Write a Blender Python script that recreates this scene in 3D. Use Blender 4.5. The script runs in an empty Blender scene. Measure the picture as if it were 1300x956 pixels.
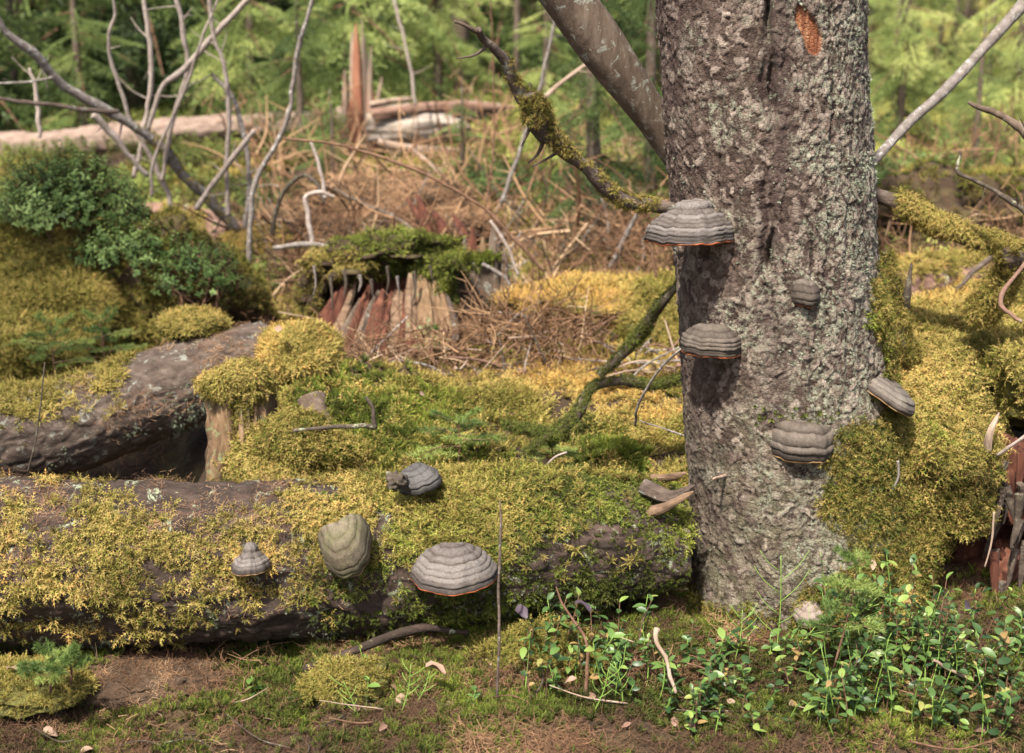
import bpy, math, random
import numpy as np
from mathutils import Vector, Matrix
random.seed(5)
rng = np.random.default_rng(11)
R = math.radians
sc = bpy.context.scene
col = sc.collection

# ------------------------------------------------------------------ camera, world, sun, exposure
F, PITCH, CAMH = 1700.0, R(13.8), 1.14          # focal length in photo pixels, tilt, height
cd = bpy.data.cameras.new('camera'); cam = bpy.data.objects.new('camera', cd); col.objects.link(cam)
cam.location = (0, 0, CAMH); cam.rotation_euler = (R(90) - PITCH, 0, 0)
cd.sensor_width = 36; cd.lens = 36 * F / 1300; cd.clip_start = .05; cd.clip_end = 600
cd.dof.use_dof = True; cd.dof.focus_distance = 2.42; cd.dof.aperture_fstop = 4.2
sc.camera = cam
SUN = Vector((-0.26, -0.60, 0.92)).normalized()
w = bpy.data.worlds.new('World'); sc.world = w; w.use_nodes = True
nt = w.node_tree; sky = nt.nodes.new('ShaderNodeTexSky'); sky.sky_type = 'NISHITA'; sky.sun_disc = False
sky.sun_elevation = math.asin(SUN.z); sky.sun_rotation = math.atan2(SUN.x, SUN.y)
nt.links.new(sky.outputs[0], nt.nodes['Background'].inputs[0]); nt.nodes['Background'].inputs[1].default_value = .13; sky.dust_density = 4; sky.ozone_density = .4; sky.air_density = .7
sd = bpy.data.lights.new('sun', 'SUN'); sun = bpy.data.objects.new('sun', sd); col.objects.link(sun)
sd.energy = 4.7; sd.angle = R(1.2); sd.color = (1, .93, .84)
sun.rotation_euler = SUN.to_track_quat('Z', 'Y').to_euler()
sc.view_settings.view_transform = 'Standard'; sc.view_settings.look = 'None'
sc.view_settings.exposure = 1.08; sc.view_settings.gamma = 1
sc.cycles.max_bounces = 6; sc.cycles.transparent_max_bounces = 4; sc.cycles.diffuse_bounces = 3
sc.cycles.glossy_bounces = 2; sc.cycles.transmission_bounces = 3
sc.cycles.use_denoising = True

# ------------------------------------------------------------------ maths helpers
def P(px, py, d):
    u = (478 - py) / F; x = (px - 650) / F
    Y = math.cos(PITCH) + u * math.sin(PITCH); t = d / Y
    return np.array((x * t, d, CAMH + t * (-math.sin(PITCH) + u * math.cos(PITCH))))
def S(px, d): return px * d / math.cos(PITCH) / F    # a length of px photo pixels at depth d

def hsh(i, j, k, s):
    n = (i.astype(np.int64) * 374761393 + j.astype(np.int64) * 668265263 + k.astype(np.int64) * 2147483647 + s * 974634777)
    n = (n ^ (n >> 13)) * 1274126177 & 0x7fffffff
    n = (n ^ (n >> 16)) & 0xffffff
    return n / float(0xffffff)
def vnoise(p, s=0):
    p = np.asarray(p, float); i = np.floor(p).astype(np.int64); f = p - i; f = f * f * (3 - 2 * f); o = 0
    for a in (0, 1):
        wa = f[:, 0] if a else 1 - f[:, 0]
        for b in (0, 1):
            wb = f[:, 1] if b else 1 - f[:, 1]
            for c in (0, 1):
                wc = f[:, 2] if c else 1 - f[:, 2]
                o = o + wa * wb * wc * hsh(i[:, 0] + a, i[:, 1] + b, i[:, 2] + c, s)
    return o * 2 - 1
def fbm(p, sc_, o=3, s=0, g=.5):
    p = np.asarray(p, float) * sc_; r = 0; a = 1
    for k in range(o):
        r = r + a * vnoise(p, s + k * 17); p = p * 2.03 + 7.1; a *= g
    return r
def voro(u, v, s=0):
    iu = np.floor(u).astype(np.int64); iv = np.floor(v).astype(np.int64)
    f1 = np.full(u.shape, 9.); f2 = np.full(u.shape, 9.); cid = np.zeros(u.shape); du = np.zeros(u.shape); dv = np.zeros(u.shape)
    z = np.zeros_like(iu)
    for a in (-1, 0, 1):
        for b in (-1, 0, 1):
            cu = iu + a + .1 + .8 * hsh(iu + a, iv + b, z, s); cv = iv + b + .1 + .8 * hsh(iu + a, iv + b, z, s + 5)
            d = np.hypot(u - cu, v - cv); m = d < f1
            f2 = np.where(m, f1, np.minimum(f2, d)); cid = np.where(m, hsh(iu + a, iv + b, z, s + 9), cid)
            du = np.where(m, u - cu, du); dv = np.where(m, v - cv, dv); f1 = np.where(m, d, f1)
    return f1, f2, cid, du, dv
def nrm(v): return v / np.maximum(np.linalg.norm(v, axis=-1, keepdims=True), 1e-9)
def interp_path(pts, rad, n):
    pts = np.asarray(pts, float); rad = np.asarray(rad, float)
    if len(pts) == 2:
        t = np.linspace(0, 1, n)[:, None]; return pts[0] * (1 - t) + pts[1] * t, np.interp(t[:, 0], (0, 1), rad)
    q = np.vstack([2 * pts[0] - pts[1], pts, 2 * pts[-1] - pts[-2]]); m = len(pts) - 1
    L = np.r_[0, np.cumsum(np.linalg.norm(np.diff(pts, axis=0), axis=1))]; s = np.linspace(0, L[-1], n)
    k = np.clip(np.searchsorted(L, s, 'right') - 1, 0, m - 1); t = ((s - L[k]) / np.maximum(L[k + 1] - L[k], 1e-9))[:, None]
    a, b, c, d = q[k], q[k + 1], q[k + 2], q[k + 3]
    o = .5 * (2 * b + (c - a) * t + (2 * a - 5 * b + 4 * c - d) * t * t + (3 * b - a - 3 * c + d) * t ** 3)
    return o, rad[k] * (1 - t[:, 0]) + rad[k + 1] * t[:, 0]
def frames(c, ref=None):
    T = nrm(np.gradient(c, axis=0)); N = np.zeros_like(T)
    if ref is not None:
        rf = np.asarray(ref, float); N = nrm(rf - (T @ rf)[:, None] * T)
    else:
        a = np.array((0, 0, 1.)) if abs(T[0, 2]) < .9 else np.array((0, -1., 0)); n = nrm(a - T[0] * (a @ T[0]))
        for i in range(len(T)):
            n = nrm(n - T[i] * (n @ T[i])); N[i] = n
    return T, N, np.cross(T, N)
def tube(pts, rad, n=None, seg=8, ref=None, disp=0, dsc=20, seed=0, fn=None, caps=True, cap_in=0.0):
    """V, quads (with end fans as quads), A (angle), Tt (0..1 along). angle 0 is the ref direction."""
    if n is None: n = max(4, 3 * len(pts))
    c, r = interp_path(pts, rad, n); T, N, B = frames(c, ref)
    a = np.linspace(0, 2 * np.pi, seg, endpoint=False); tt = np.linspace(0, 1, n)
    A, TT = np.meshgrid(a, tt); dirs = N[:, None] * np.cos(A)[..., None] + B[:, None] * np.sin(A)[..., None]
    rr = np.repeat(r[:, None], seg, 1)
    V = c[:, None] + dirs * rr[..., None]
    if disp: rr = rr + disp * fbm(V.reshape(-1, 3), dsc, 3, seed).reshape(n, seg)
    if fn is not None: rr = rr + fn(A, TT, V, rr)
    V = (c[:, None] + dirs * rr[..., None]).reshape(-1, 3)
    i = np.arange(n - 1)[:, None] * seg; j = np.arange(seg)[None]; k = (j + 1) % seg
    Q = np.stack([i + j, i + k, i + seg + k, i + seg + j], -1).reshape(-1, 4)
    fs = [Q]
    if caps:
        b = len(V); V = np.vstack([V, c[0] + T[0] * cap_in, c[-1] - T[-1] * cap_in])
        jj = np.arange(seg); kk = (jj + 1) % seg; e = (n - 1) * seg
        fs.append(np.stack([kk, jj, np.full(seg, b)], -1)); fs.append(np.stack([e + jj, e + kk, np.full(seg, b + 1)], -1))
    return V, fs, A.ravel(), TT.ravel()
def jag(V, A, TT, ax, amp, seed=0, lo=.8):
    n = len(A); q = np.stack([np.cos(A) * 2.2, np.sin(A) * 2.2, A * 0], -1); k = np.clip((TT - lo) / (1 - lo), 0, 1) * amp * fbm(q, 1.6, 3, seed)
    V[:n] += k[:, None] * np.asarray(ax); return V
def merge(parts):
    """parts: list of (V, [face arrays], matindex) -> V, faces, fmat"""
    Vs, Fs, M = [], [], []; o = 0
    for V, fs, m in parts:
        Vs.append(V)
        for f in (fs if isinstance(fs, list) else [fs]):
            Fs.append(np.asarray(f) + o); M.append(np.full(len(f), m) if np.isscalar(m) else m)
        o += len(V)
    return np.vstack(Vs), Fs, np.concatenate(M)

# ------------------------------------------------------------------ object helpers
def make_mesh(name, V, fs, mats, fmat=None, attrs=None, smooth=True):
    me = bpy.data.meshes.new(name); V = np.asarray(V, np.float32)
    if not isinstance(fs, list): fs = [fs]
    fs = [np.asarray(f) for f in fs if len(f)]
    me.vertices.add(len(V)); me.vertices.foreach_set('co', V.ravel())
    if fs:
        tot = np.concatenate([np.full(len(f), f.shape[1]) for f in fs]); lv = np.concatenate([f.ravel() for f in fs])
        me.loops.add(len(lv)); me.loops.foreach_set('vertex_index', lv.astype(np.int32))
        me.polygons.add(len(tot)); me.polygons.foreach_set('loop_start', np.r_[0, np.cumsum(tot)[:-1]].astype(np.int32))
        if fmat is not None: me.polygons.foreach_set('material_index', np.asarray(fmat, np.int32))
        me.polygons.foreach_set('use_smooth', np.full(len(tot), smooth))
    me.update(calc_edges=True)
    for m in (mats if isinstance(mats, (list, tuple)) else [mats]): me.materials.append(m)
    for k, a in (attrs or {}).items():
        a = np.asarray(a)
        if a.ndim == 2: at = me.attributes.new(k, 'FLOAT_VECTOR', 'POINT'); at.data.foreach_set('vector', a.astype(np.float32).ravel())
        elif a.dtype.kind == 'i': at = me.attributes.new(k, 'INT', 'POINT'); at.data.foreach_set('value', a.astype(np.int32))
        else: at = me.attributes.new(k, 'FLOAT', 'POINT'); at.data.foreach_set('value', a.astype(np.float32))
    return me
def tag(o, label=None, cat=None, group=None, kind=None):
    if label: o['label'] = label
    if cat: o['category'] = cat
    if group: o['group'] = group
    if kind: o['kind'] = kind
    return o
def put(name, me, parent=None, loc=None):
    o = bpy.data.objects.new(name, me); col.objects.link(o)
    if parent is not None:
        o.parent = parent; m = parent; w_ = Matrix()
        while m is not None: w_ = m.matrix_basis @ w_ if m.parent is None else (m.matrix_parent_inverse @ m.matrix_basis @ w_); m = m.parent
        o.matrix_parent_inverse = w_.inverted()
    if loc is not None: o.location = loc
    return o
def solid(name, V, fs, mats, parent=None, fmat=None, attrs=None, smooth=True):
    """World-space geometry to an object; the origin goes to its lowest middle point."""
    V = np.asarray(V, float); c = V.mean(0); c[2] = V[:, 2].min()
    return put(name, make_mesh(name, V - c, fs, mats, fmat, attrs, smooth), parent, Vector(c))
def thing(name, loc, label, cat, group=None):
    o = bpy.data.objects.new(name, None); col.objects.link(o); o.location = Vector(loc); o.empty_display_size = .05
    return tag(o, label, cat, group)

_gn = {}
def gn_group(k):
    if k in _gn: return _gn[k]
    g = bpy.data.node_groups.new('scatter', 'GeometryNodeTree')
    g.interface.new_socket('Geometry', in_out='INPUT', socket_type='NodeSocketGeometry')
    g.interface.new_socket('Geometry', in_out='OUTPUT', socket_type='NodeSocketGeometry')
    N, L = g.nodes, g.links; gi = N.new('NodeGroupInput'); go = N.new('NodeGroupOutput')
    def att(n, t):
        a = N.new('GeometryNodeInputNamedAttribute'); a.data_type = t; a.inputs[0].default_value = n; return a.outputs[0]
    pr = att('proto', 'INT')
    def sep(i):
        c = N.new('FunctionNodeCompare'); c.data_type = 'INT'; c.operation = 'EQUAL'; L.new(pr, c.inputs[2]); c.inputs[3].default_value = i
        s = N.new('GeometryNodeSeparateGeometry'); s.domain = 'POINT'; L.new(gi.outputs[0], s.inputs[0]); L.new(c.outputs[0], s.inputs[1]); return s.outputs[0]
    j = N.new('GeometryNodeJoinGeometry')
    for i in range(1, k + 1):
        t = N.new('GeometryNodeGeometryToInstance'); L.new(sep(i), t.inputs[0]); L.new(t.outputs[0], j.inputs[0])
    ip = N.new('GeometryNodeInstanceOnPoints'); L.new(sep(0), ip.inputs['Points']); L.new(j.outputs[0], ip.inputs['Instance'])
    ip.inputs['Pick Instance'].default_value = True; L.new(att('var', 'INT'), ip.inputs['Instance Index'])
    L.new(att('rot', 'FLOAT_VECTOR'), ip.inputs['Rotation']); L.new(att('scl', 'FLOAT_VECTOR'), ip.inputs['Scale'])
    L.new(ip.outputs[0], go.inputs[0]); _gn[k] = g; return g
def euler(X, Y, Z):
    """columns X, Y, Z (n,3) -> XYZ euler"""
    return np.stack([np.arctan2(Y[:, 2], Z[:, 2]), -np.arcsin(np.clip(X[:, 2], -1, 1)), np.arctan2(X[:, 1], X[:, 0])], -1)
def rot_to(Z, spin=None, r=rng):
    Z = nrm(Z); a = np.where(np.abs(Z[:, 2:3]) < .9, np.array([[0, 0, 1.]]), np.array([[1., 0, 0]]))
    X = nrm(np.cross(a, Z)); Y = np.cross(Z, X); s = r.uniform(0, 2 * np.pi, len(Z)) if spin is None else spin
    c, s = np.cos(s)[:, None], np.sin(s)[:, None]; X2 = X * c + Y * s; return euler(X2, np.cross(Z, X2), Z)
def scatter(name, protos, mats, pts, rot, scl, tint, parent=None, kind='stuff'):
    """one object: its mesh holds the little prototypes and one loose vertex for each copy"""
    n = len(pts)
    if n == 0: return None
    V, fs, fm = merge([(v, f, m) for v, f, m in protos])
    pid = np.concatenate([np.full(len(v), i + 1) for i, (v, f, m) in enumerate(protos)])
    scl = np.asarray(scl, float); scl = np.repeat(scl[:, None], 3, 1) if scl.ndim == 1 else scl
    z = len(V); AV = np.vstack([V, pts])
    tipv = np.concatenate([np.linalg.norm(v, axis=1) / np.linalg.norm(v, axis=1).max() for v, f, m in protos])
    at = dict(tip=np.r_[tipv, np.ones(n)], proto=np.r_[pid, np.zeros(n, int)].astype(int), rot=np.vstack([np.zeros((z, 3)), rot]), scl=np.vstack([np.ones((z, 3)), scl]),
              tint=np.r_[np.zeros(z), tint].astype(float), var=np.r_[np.zeros(z, int), rng.integers(0, len(protos), n)].astype(int))
    o = put(name, make_mesh(name, AV, fs, mats, fm, at), parent)
    md = o.modifiers.new('scatter', 'NODES'); md.node_group = gn_group(len(protos))
    if kind: o['kind'] = kind
    return o
def sample(V, fs, n, r=rng):
    tr = []
    for f in (fs if isinstance(fs, list) else [fs]):
        tr.append(f[:, :3]);
        if f.shape[1] == 4: tr.append(f[:, [0, 2, 3]])
    tr = np.vstack(tr); a, b, c = V[tr[:, 0]], V[tr[:, 1]], V[tr[:, 2]]
    cr = np.cross(b - a, c - a); ar = np.linalg.norm(cr, axis=1); k = r.choice(len(tr), n, p=ar / ar.sum())
    u, v = r.random(n), r.random(n); m = u + v > 1; u[m] = 1 - u[m]; v[m] = 1 - v[m]
    return a[k] + (b[k] - a[k]) * u[:, None] + (c[k] - a[k]) * v[:, None], nrm(cr[k])

# ------------------------------------------------------------------ materials
class NT:
    def __init__(s, name):
        s.m = bpy.data.materials.new(name); s.m.use_nodes = True; s.N = s.m.node_tree.nodes; s.L = s.m.node_tree.links
        s.b = s.N['Principled BSDF']; s.out = s.N['Material Output']; s.tc = s.N.new('ShaderNodeTexCoord').outputs['Object']
    def set(s, sock, v):
        if isinstance(v, bpy.types.NodeSocket): s.L.new(v, sock)
        elif isinstance(v, (tuple, list)) and len(v) == 3 and sock.type == 'RGBA': sock.default_value = (*v, 1)
        else: sock.default_value = v
    def map(s, scale, src=None):
        n = s.N.new('ShaderNodeMapping'); s.L.new(src or s.tc, n.inputs[0]); n.inputs['Scale'].default_value = scale; return n.outputs[0]
    def noise(s, scale, det=4, rough=.6, vec=None, dist=0):
        n = s.N.new('ShaderNodeTexNoise'); s.L.new(vec or s.tc, n.inputs['Vector']); n.inputs['Scale'].default_value = scale
        n.inputs['Detail'].default_value = det; n.inputs['Roughness'].default_value = rough; n.inputs['Distortion'].default_value = dist; return n.outputs[0]
    def voro(s, scale, vec=None, feat='F1', out=0):
        n = s.N.new('ShaderNodeTexVoronoi'); n.feature = feat; s.L.new(vec or s.tc, n.inputs['Vector']); n.inputs['Scale'].default_value = scale; return n.outputs[out]
    def ramp(s, fac, stops):
        n = s.N.new('ShaderNodeValToRGB'); s.set(n.inputs[0], fac); e = n.color_ramp.elements
        while len(e) < len(stops): e.new(.5)
        for x, (p, c) in zip(e, stops): x.position = p; x.color = (*c, 1) if not np.isscalar(c) else (c, c, c, 1)
        return n.outputs[0]
    def mix(s, f, a, b, mode='MIX'):
        n = s.N.new('ShaderNodeMix'); n.data_type = 'RGBA'; n.blend_type = mode; s.set(n.inputs[0], f); s.set(n.inputs[6], a); s.set(n.inputs[7], b); return n.outputs[2]
    def math(s, op, a, b=0., c=0.):
        n = s.N.new('ShaderNodeMath'); n.operation = op; s.set(n.inputs[0], a); s.set(n.inputs[1], b); s.set(n.inputs[2], c); return n.outputs[0]
    def att(s, name, inst=False):
        n = s.N.new('ShaderNodeAttribute'); n.attribute_name = name; n.attribute_type = 'INSTANCER' if inst else 'GEOMETRY'; return n.outputs['Fac']
    def bump(s, h, dist, st=1.):
        n = s.N.new('ShaderNodeBump'); s.set(n.inputs['Height'], h); n.inputs['Distance'].default_value = dist; n.inputs['Strength'].default_value = st
        s.L.new(n.outputs[0], s.b.inputs['Normal']); return n
    def fin(s, colr, rough=.85, spec=.3):
        s.set(s.b.inputs['Base Color'], colr); s.set(s.b.inputs['Roughness'], rough); s.b.inputs['Specular IOR Level'].default_value = spec; return s.m
    def translucent(s, colr, f):
        t = s.N.new('ShaderNodeBsdfTranslucent'); s.set(t.inputs[0], colr); x = s.N.new('ShaderNodeMixShader'); x.inputs[0].default_value = f
        s.L.new(s.b.outputs[0], x.inputs[1]); s.L.new(t.outputs[0], x.inputs[2]); s.L.new(x.outputs[0], s.out.inputs[0])
def tinted(name, stops, trans=.25, rough=.7, spec=.25, inst=True, jit=.25, brown=None):
    t = NT(name)
    if inst: f = t.att('tint', True)
    else:
        oi = t.N.new('ShaderNodeObjectInfo'); f = oi.outputs['Random']
    geo = t.N.new('ShaderNodeNewGeometry')
    f = t.math('ADD', f, t.math('MULTIPLY', t.math('SUBTRACT', geo.outputs['Random Per Island'], .5), jit))
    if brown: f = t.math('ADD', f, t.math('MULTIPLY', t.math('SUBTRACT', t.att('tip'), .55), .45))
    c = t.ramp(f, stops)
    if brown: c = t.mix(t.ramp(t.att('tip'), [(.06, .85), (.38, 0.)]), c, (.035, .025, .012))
    if brown: c = t.mix(t.math('MULTIPLY', t.ramp(t.math('ADD', t.noise(16, 4, .7), t.math('MULTIPLY', geo.outputs['Random Per Island'], .35)), [(.66, 0.), (.78, 1.)]), .85), c, brown)
    t.fin(c, rough, spec)
    if trans: t.translucent(c, trans)
    return t.m
def bark(name, cs, scale=30, stretch=(1, 1, 1), lichen=0., lic=(.42, .47, .36), lsc=14, bd=.004, rough=.9):
    t = NT(name); v = t.map(stretch)
    n1 = t.noise(scale, 6, .7, v); n2 = t.noise(scale * .25, 3, .6)
    c = t.ramp(n1, [(.28, cs[0]), (.5, cs[1]), (.72, cs[2])]); c = t.mix(t.math('MULTIPLY', n2, .5), c, cs[-1])
    if lichen:
        l = t.noise(lsc, 5, .75, None, .6); m = t.ramp(l, [(.62 - lichen * .3, 0.), (.68 - lichen * .3, 1.)])
        c = t.mix(t.math('MULTIPLY', m, .85), c, t.mix(t.noise(90, 2), lic, tuple(x * .6 for x in lic)))
    t.bump(t.math('ADD', n1, t.math('MULTIPLY', t.noise(scale * 5, 3, .6, v), .35)), bd, .9); return t.fin(c, rough)

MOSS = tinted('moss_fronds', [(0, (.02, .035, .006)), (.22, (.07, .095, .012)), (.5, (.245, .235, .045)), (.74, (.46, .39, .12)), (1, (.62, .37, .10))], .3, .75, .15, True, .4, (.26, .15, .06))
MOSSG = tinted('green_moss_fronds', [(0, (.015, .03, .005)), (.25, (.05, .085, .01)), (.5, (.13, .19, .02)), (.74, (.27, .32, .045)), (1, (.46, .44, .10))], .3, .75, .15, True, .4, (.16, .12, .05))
MOSSBED = NT('moss_bed'); MOSSBED = MOSSBED.fin(MOSSBED.ramp(MOSSBED.noise(25, 5, .7), [(.3, (.03, .03, .01)), (.55, (.09, .085, .02)), (.75, (.17, .14, .04))]), .95)
LEAF = tinted('glossy_leaf', [(0, (.022, .05, .018)), (.45, (.06, .115, .032)), (.85, (.13, .22, .05)), (.97, (.24, .32, .075)), (1, (.30, .2, .08))], .28, .42, .45, False, .5)
LEAFI = tinted('shrub_leaf', [(0, (.012, .03, .010)), (.5, (.055, .10, .022)), (1, (.20, .28, .09))], .25, .55, .2)
GREEN = tinted('undergrowth_green', [(0, (.04, .055, .015)), (.35, (.12, .16, .04)), (.65, (.30, .34, .08)), (1, (.58, .55, .17))], .4, .7, .2)
NEEDLE = tinted('spruce_needles', [(0, (.018, .032, .012)), (.33, (.07, .11, .034)), (.62, (.22, .29, .085)), (1, (.58, .62, .22))], .42, .6, .3)
NEEDLE2 = tinted('sapling_needles', [(0, (.07, .12, .03)), (.5, (.16, .23, .055)), (1, (.32, .38, .10))], .35, .6, .3, False, .6)
DRYN = tinted('dry_litter', [(0, (.06, .035, .02)), (.4, (.20, .11, .06)), (.7, (.38, .24, .13)), (1, (.55, .42, .28))], .1, .85, .2)
SOIL = NT('forest_floor')
_n = SOIL.noise(6, 6, .7); _c = SOIL.ramp(_n, [(.3, (.018, .011, .006)), (.5, (.05, .032, .018)), (.62, (.08, .062, .026)), (.75, (.12, .11, .035))])
SOIL.bump(SOIL.noise(60, 5, .7), .01); SOIL = SOIL.fin(_c, .95)
BK_LOG = bark('dark_log_bark', [(.010, .007, .005), (.038, .024, .017), (.11, .072, .055), (.028, .022, .017)], 34, (.45, 1, 1), .12, (.3, .34, .22), 30, .006)
BK_MID = bark('brown_log_bark', [(.028, .019, .014), (.083, .060, .045), (.19, .148, .118), (.058, .043, .033)], 40, (.5, 1, 1), .16, (.27, .28, .23), 34, .006)
BK_RED = bark('red_brown_log_bark', [(.07, .04, .028), (.18, .105, .075), (.32, .21, .16), (.14, .08, .055)], 30, (.5, 1, 1), .1)
BK_FAR = bark('pale_weathered_bark', [(.09, .06, .045), (.22, .155, .12), (.36, .28, .22), (.17, .125, .095)], 30, (.4, 1, 1), 0)
BK_GREY = bark('grey_bark', [(.035, .024, .016), (.10, .07, .048), (.19, .15, .115), (.07, .052, .038)], 45, (1, 1, .25), .16, (.30, .31, .26), 45, .003)
TW_PALE = bark('pale_twig', [(.14, .105, .08), (.30, .25, .21), (.48, .42, .37), (.24, .19, .16)], 60, (1, 1, 1), 0, bd=.001)
TW_GREY = bark('grey_twig', [(.06, .05, .04), (.17, .145, .125), (.31, .28, .25), (.13, .11, .095)], 60, (1, 1, 1), .2, (.5, .5, .46), 50, bd=.0015)
TW_BRN = bark('brown_twig', [(.05, .025, .014), (.13, .07, .04), (.26, .16, .10), (.09, .05, .03)], 60, (1, 1, 1), 0, bd=.001)
TW_DARK = bark('dark_twig', [(.02, .016, .012), (.06, .045, .032), (.15, .12, .09), (.05, .04, .03)], 60, (1, 1, 1), .15, (.3, .32, .2), 40, bd=.002)
TW_GRN = NT('green_stem').fin((.16, .26, .05), .6)
WD_PALE = bark('pale_dead_wood', [(.14, .09, .06), (.30, .22, .16), (.47, .38, .30), (.25, .18, .13)], 40, (1, 1, .12), 0, bd=.004)
WD_TAN = bark('tan_rotten_wood', [(.04, .024, .012), (.15, .09, .048), (.32, .22, .13), (.12, .08, .04)], 40, (1, 1, .12), .2, (.2, .25, .12), 30, bd=.005)
WD_DARK = bark('dark_broken_wood', [(.05, .03, .018), (.16, .10, .06), (.30, .21, .14), (.12, .08, .05)], 40, (.15, 1, 1), .1, (.2, .25, .12), 30, bd=.004)
WD_SNAG = bark('orange_snag_wood', [(.10, .035, .02), (.27, .11, .06), (.45, .24, .15), (.22, .1, .06)], 30, (1, 1, .2), 0, bd=.006)
WD_RED = bark('red_rotten_wood', [(.022, .008, .005), (.085, .027, .015), (.20, .085, .05), (.06, .025, .015)], 30, (1, 1, .2), 0, bd=.006)
WD_GREY = bark('grey_split_wood', [(.10, .08, .06), (.32, .27, .22), (.48, .42, .36), (.22, .18, .15)], 20, (.15, 1, 1), 0, bd=.006)
STONE = bark('stone', [(.02, .012, .007), (.06, .038, .022), (.12, .08, .05), (.05, .033, .02)], 14, (1, 1, 1), 0, bd=.012)
HANGL = NT('hanging_lichen').fin((.45, .45, .42), .9)
LICH = tinted('beard_lichen', [(0, (.14, .16, .10)), (.5, (.26, .28, .20)), (1, (.42, .44, .35))], .1, .9, .1)
DEADL = NT('dead_leaf').fin((.26, .17, .12), .7)
DEADP = NT('purple_leaf').fin((.055, .04, .05), .5)

# ------------------------------------------------------------------ little prototypes
def frond_tuft(n=7, L=1., seed=0, curl=.8, leaf=1., w=.036, spread=1.):
    """feather-moss tuft of unit length, many arching feathered strands"""
    r = np.random.default_rng(seed); V = []; T = []
    for k in range(n):
        az = 2 * np.pi * (k + r.random() * .7) / n; d = np.array((np.cos(az), np.sin(az), 0)); sd_ = np.array((-d[1], d[0], 0))
        l = L * r.uniform(.5, 1.3); tilt = r.uniform(.15, 1.1) * spread; m = 5; p = np.zeros(3); p += d * .05; b = []
        for i in range(m + 1):
            an = tilt + curl * (i / m) ** 1.3 * r.uniform(.8, 1.2); b.append(p.copy()); p = p + (d * math.sin(an) + np.array((0, 0, math.cos(an)))) * l / m + sd_ * r.normal(0, .02)
        b = np.array(b); ww = w * np.linspace(1, .3, m + 1)[:, None]; o = len(V)
        for i in range(m + 1): V.append(b[i] - sd_ * ww[i]); V.append(b[i] + sd_ * ww[i])
        for i in range(m): T += [(o + 2 * i, o + 2 * i + 1, o + 2 * i + 2), (o + 2 * i + 1, o + 2 * i + 3, o + 2 * i + 2)]
        for i in range(1, m):
            for s in (-1, 1):
                ll = leaf * l * .26 * (1.15 - i / m) * r.uniform(.7, 1.3); fd = nrm(b[i + 1] - b[i]); tip = b[i] + (sd_ * s * .85 + fd * .6 + np.array((0, 0, r.uniform(-.4, .3)))) * ll
                q = len(V); V += [b[i] - fd * .035 * l, b[i] + fd * .055 * l, tip]; T.append((q, q + 1, q + 2))
    return np.array(V), [np.array(T)], 0
def leaf_shape(L=1., wd=.5, fold=.15, droop=.15, n=4):
    """ovate leaf along +X, folded on its midrib"""
    V = []; Fq = []
    for i in range(n + 1):
        t = i / n; ww = wd * .5 * math.sin(math.pi * min(1, t * .93 + .035)) ** .75 * L; z = -droop * t * t * L
        V += [(t * L, -ww, z + fold * ww * 2), (t * L, 0, z), (t * L, ww, z + fold * ww * 2)]
    for i in range(n):
        a = 3 * i; Fq += [(a, a + 3, a + 4, a + 1), (a + 1, a + 4, a + 5, a + 2)]
    return np.array(V, float), [np.array(Fq)]
def sprig(n=9, seed=0, stem=1., leafL=.22, wd=.55):
    r = np.random.default_rng(seed); parts = []
    top = np.array((r.normal(0, .15), r.normal(0, .15), stem)); V, f, _, _ = tube([(0, 0, 0), top * .5 + (.04, .02, 0), top], [.02, .018, .01], 4, 3, caps=False); parts.append((V, f, 1))
    for i in range(n):
        t = .3 + .7 * (i + .5) / n; az = i * 2.4 + r.random(); Vl, fl = leaf_shape(leafL * r.uniform(.8, 1.15), wd, .15, .2, 3); el = r.uniform(.05, .7)
        M = np.array(Matrix.Rotation(az, 3, 'Z') @ Matrix.Rotation(-el, 3, 'Y')); parts.append((Vl @ M.T + top * t, fl, 0))
    return merge(parts)
def bough(L=1., ntw=24, seed=0, droop=.25, nl=.035, nw=.006, per=14, tl=.36, hang=.0, up=0.):
    """flat spruce bough along +X made of twigs clothed with needles"""
    r = np.random.default_rng(seed); V = []; T = []; St = []
    def ax(s): return np.array((s * L, r.normal(0, .008), -droop * s * s * L + up * math.sin(s * 3) * L))
    sp, fs, _, _ = tube([ax(s) for s in (0, .3, .65, 1)], [.018 * L, .012 * L, .008 * L, .003 * L], 6, 4, caps=False); St.append((sp, fs, 1))
    def needles(a, b, n):
        d = nrm(b - a)
        for i in range(n):
            p = a + (b - a) * (i + r.random()) / n; q = nrm(np.cross(d, r.normal(size=3))); q = nrm(q + np.array((0, 0, .25))); e = p + (d * .75 + q) * nl * r.uniform(.7, 1.1); wv = nrm(np.cross(e - p, r.normal(size=3))) * nw
            k = len(V); V.extend([p - wv, p + wv, e]); T.append((k, k + 1, k + 2))
    for i in range(ntw):
        s = .1 + .88 * (i + .5) / ntw; sd_ = 1 if i % 2 else -1; a = ax(s); l = (tl * (1 - s) ** .8 + .09) * L * r.uniform(.7, 1.15)
        ang = R(r.uniform(38, 62)); b = a + np.array((math.cos(ang), sd_ * math.sin(ang), -hang * r.random() - .12)) * l; needles(a, b, max(3, int(per * l / (.3 * L))))
        if l > .2 * L:
            for u in (.4, .7):
                c = a + (b - a) * u; e = c + np.array((math.cos(ang * .3), sd_ * math.sin(ang * .3), -.15 - hang * .6)) * l * .4; needles(c, e, max(3, per // 2))
                e = c + np.array((math.cos(ang * 1.7), sd_ * math.sin(ang * 1.7), -.15 - hang * .6)) * l * .35; needles(c, e, max(3, per // 2))
    needles(ax(.3), ax(1), per)
    return merge([(np.array(V), [np.array(T)], 0)] + St)
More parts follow.
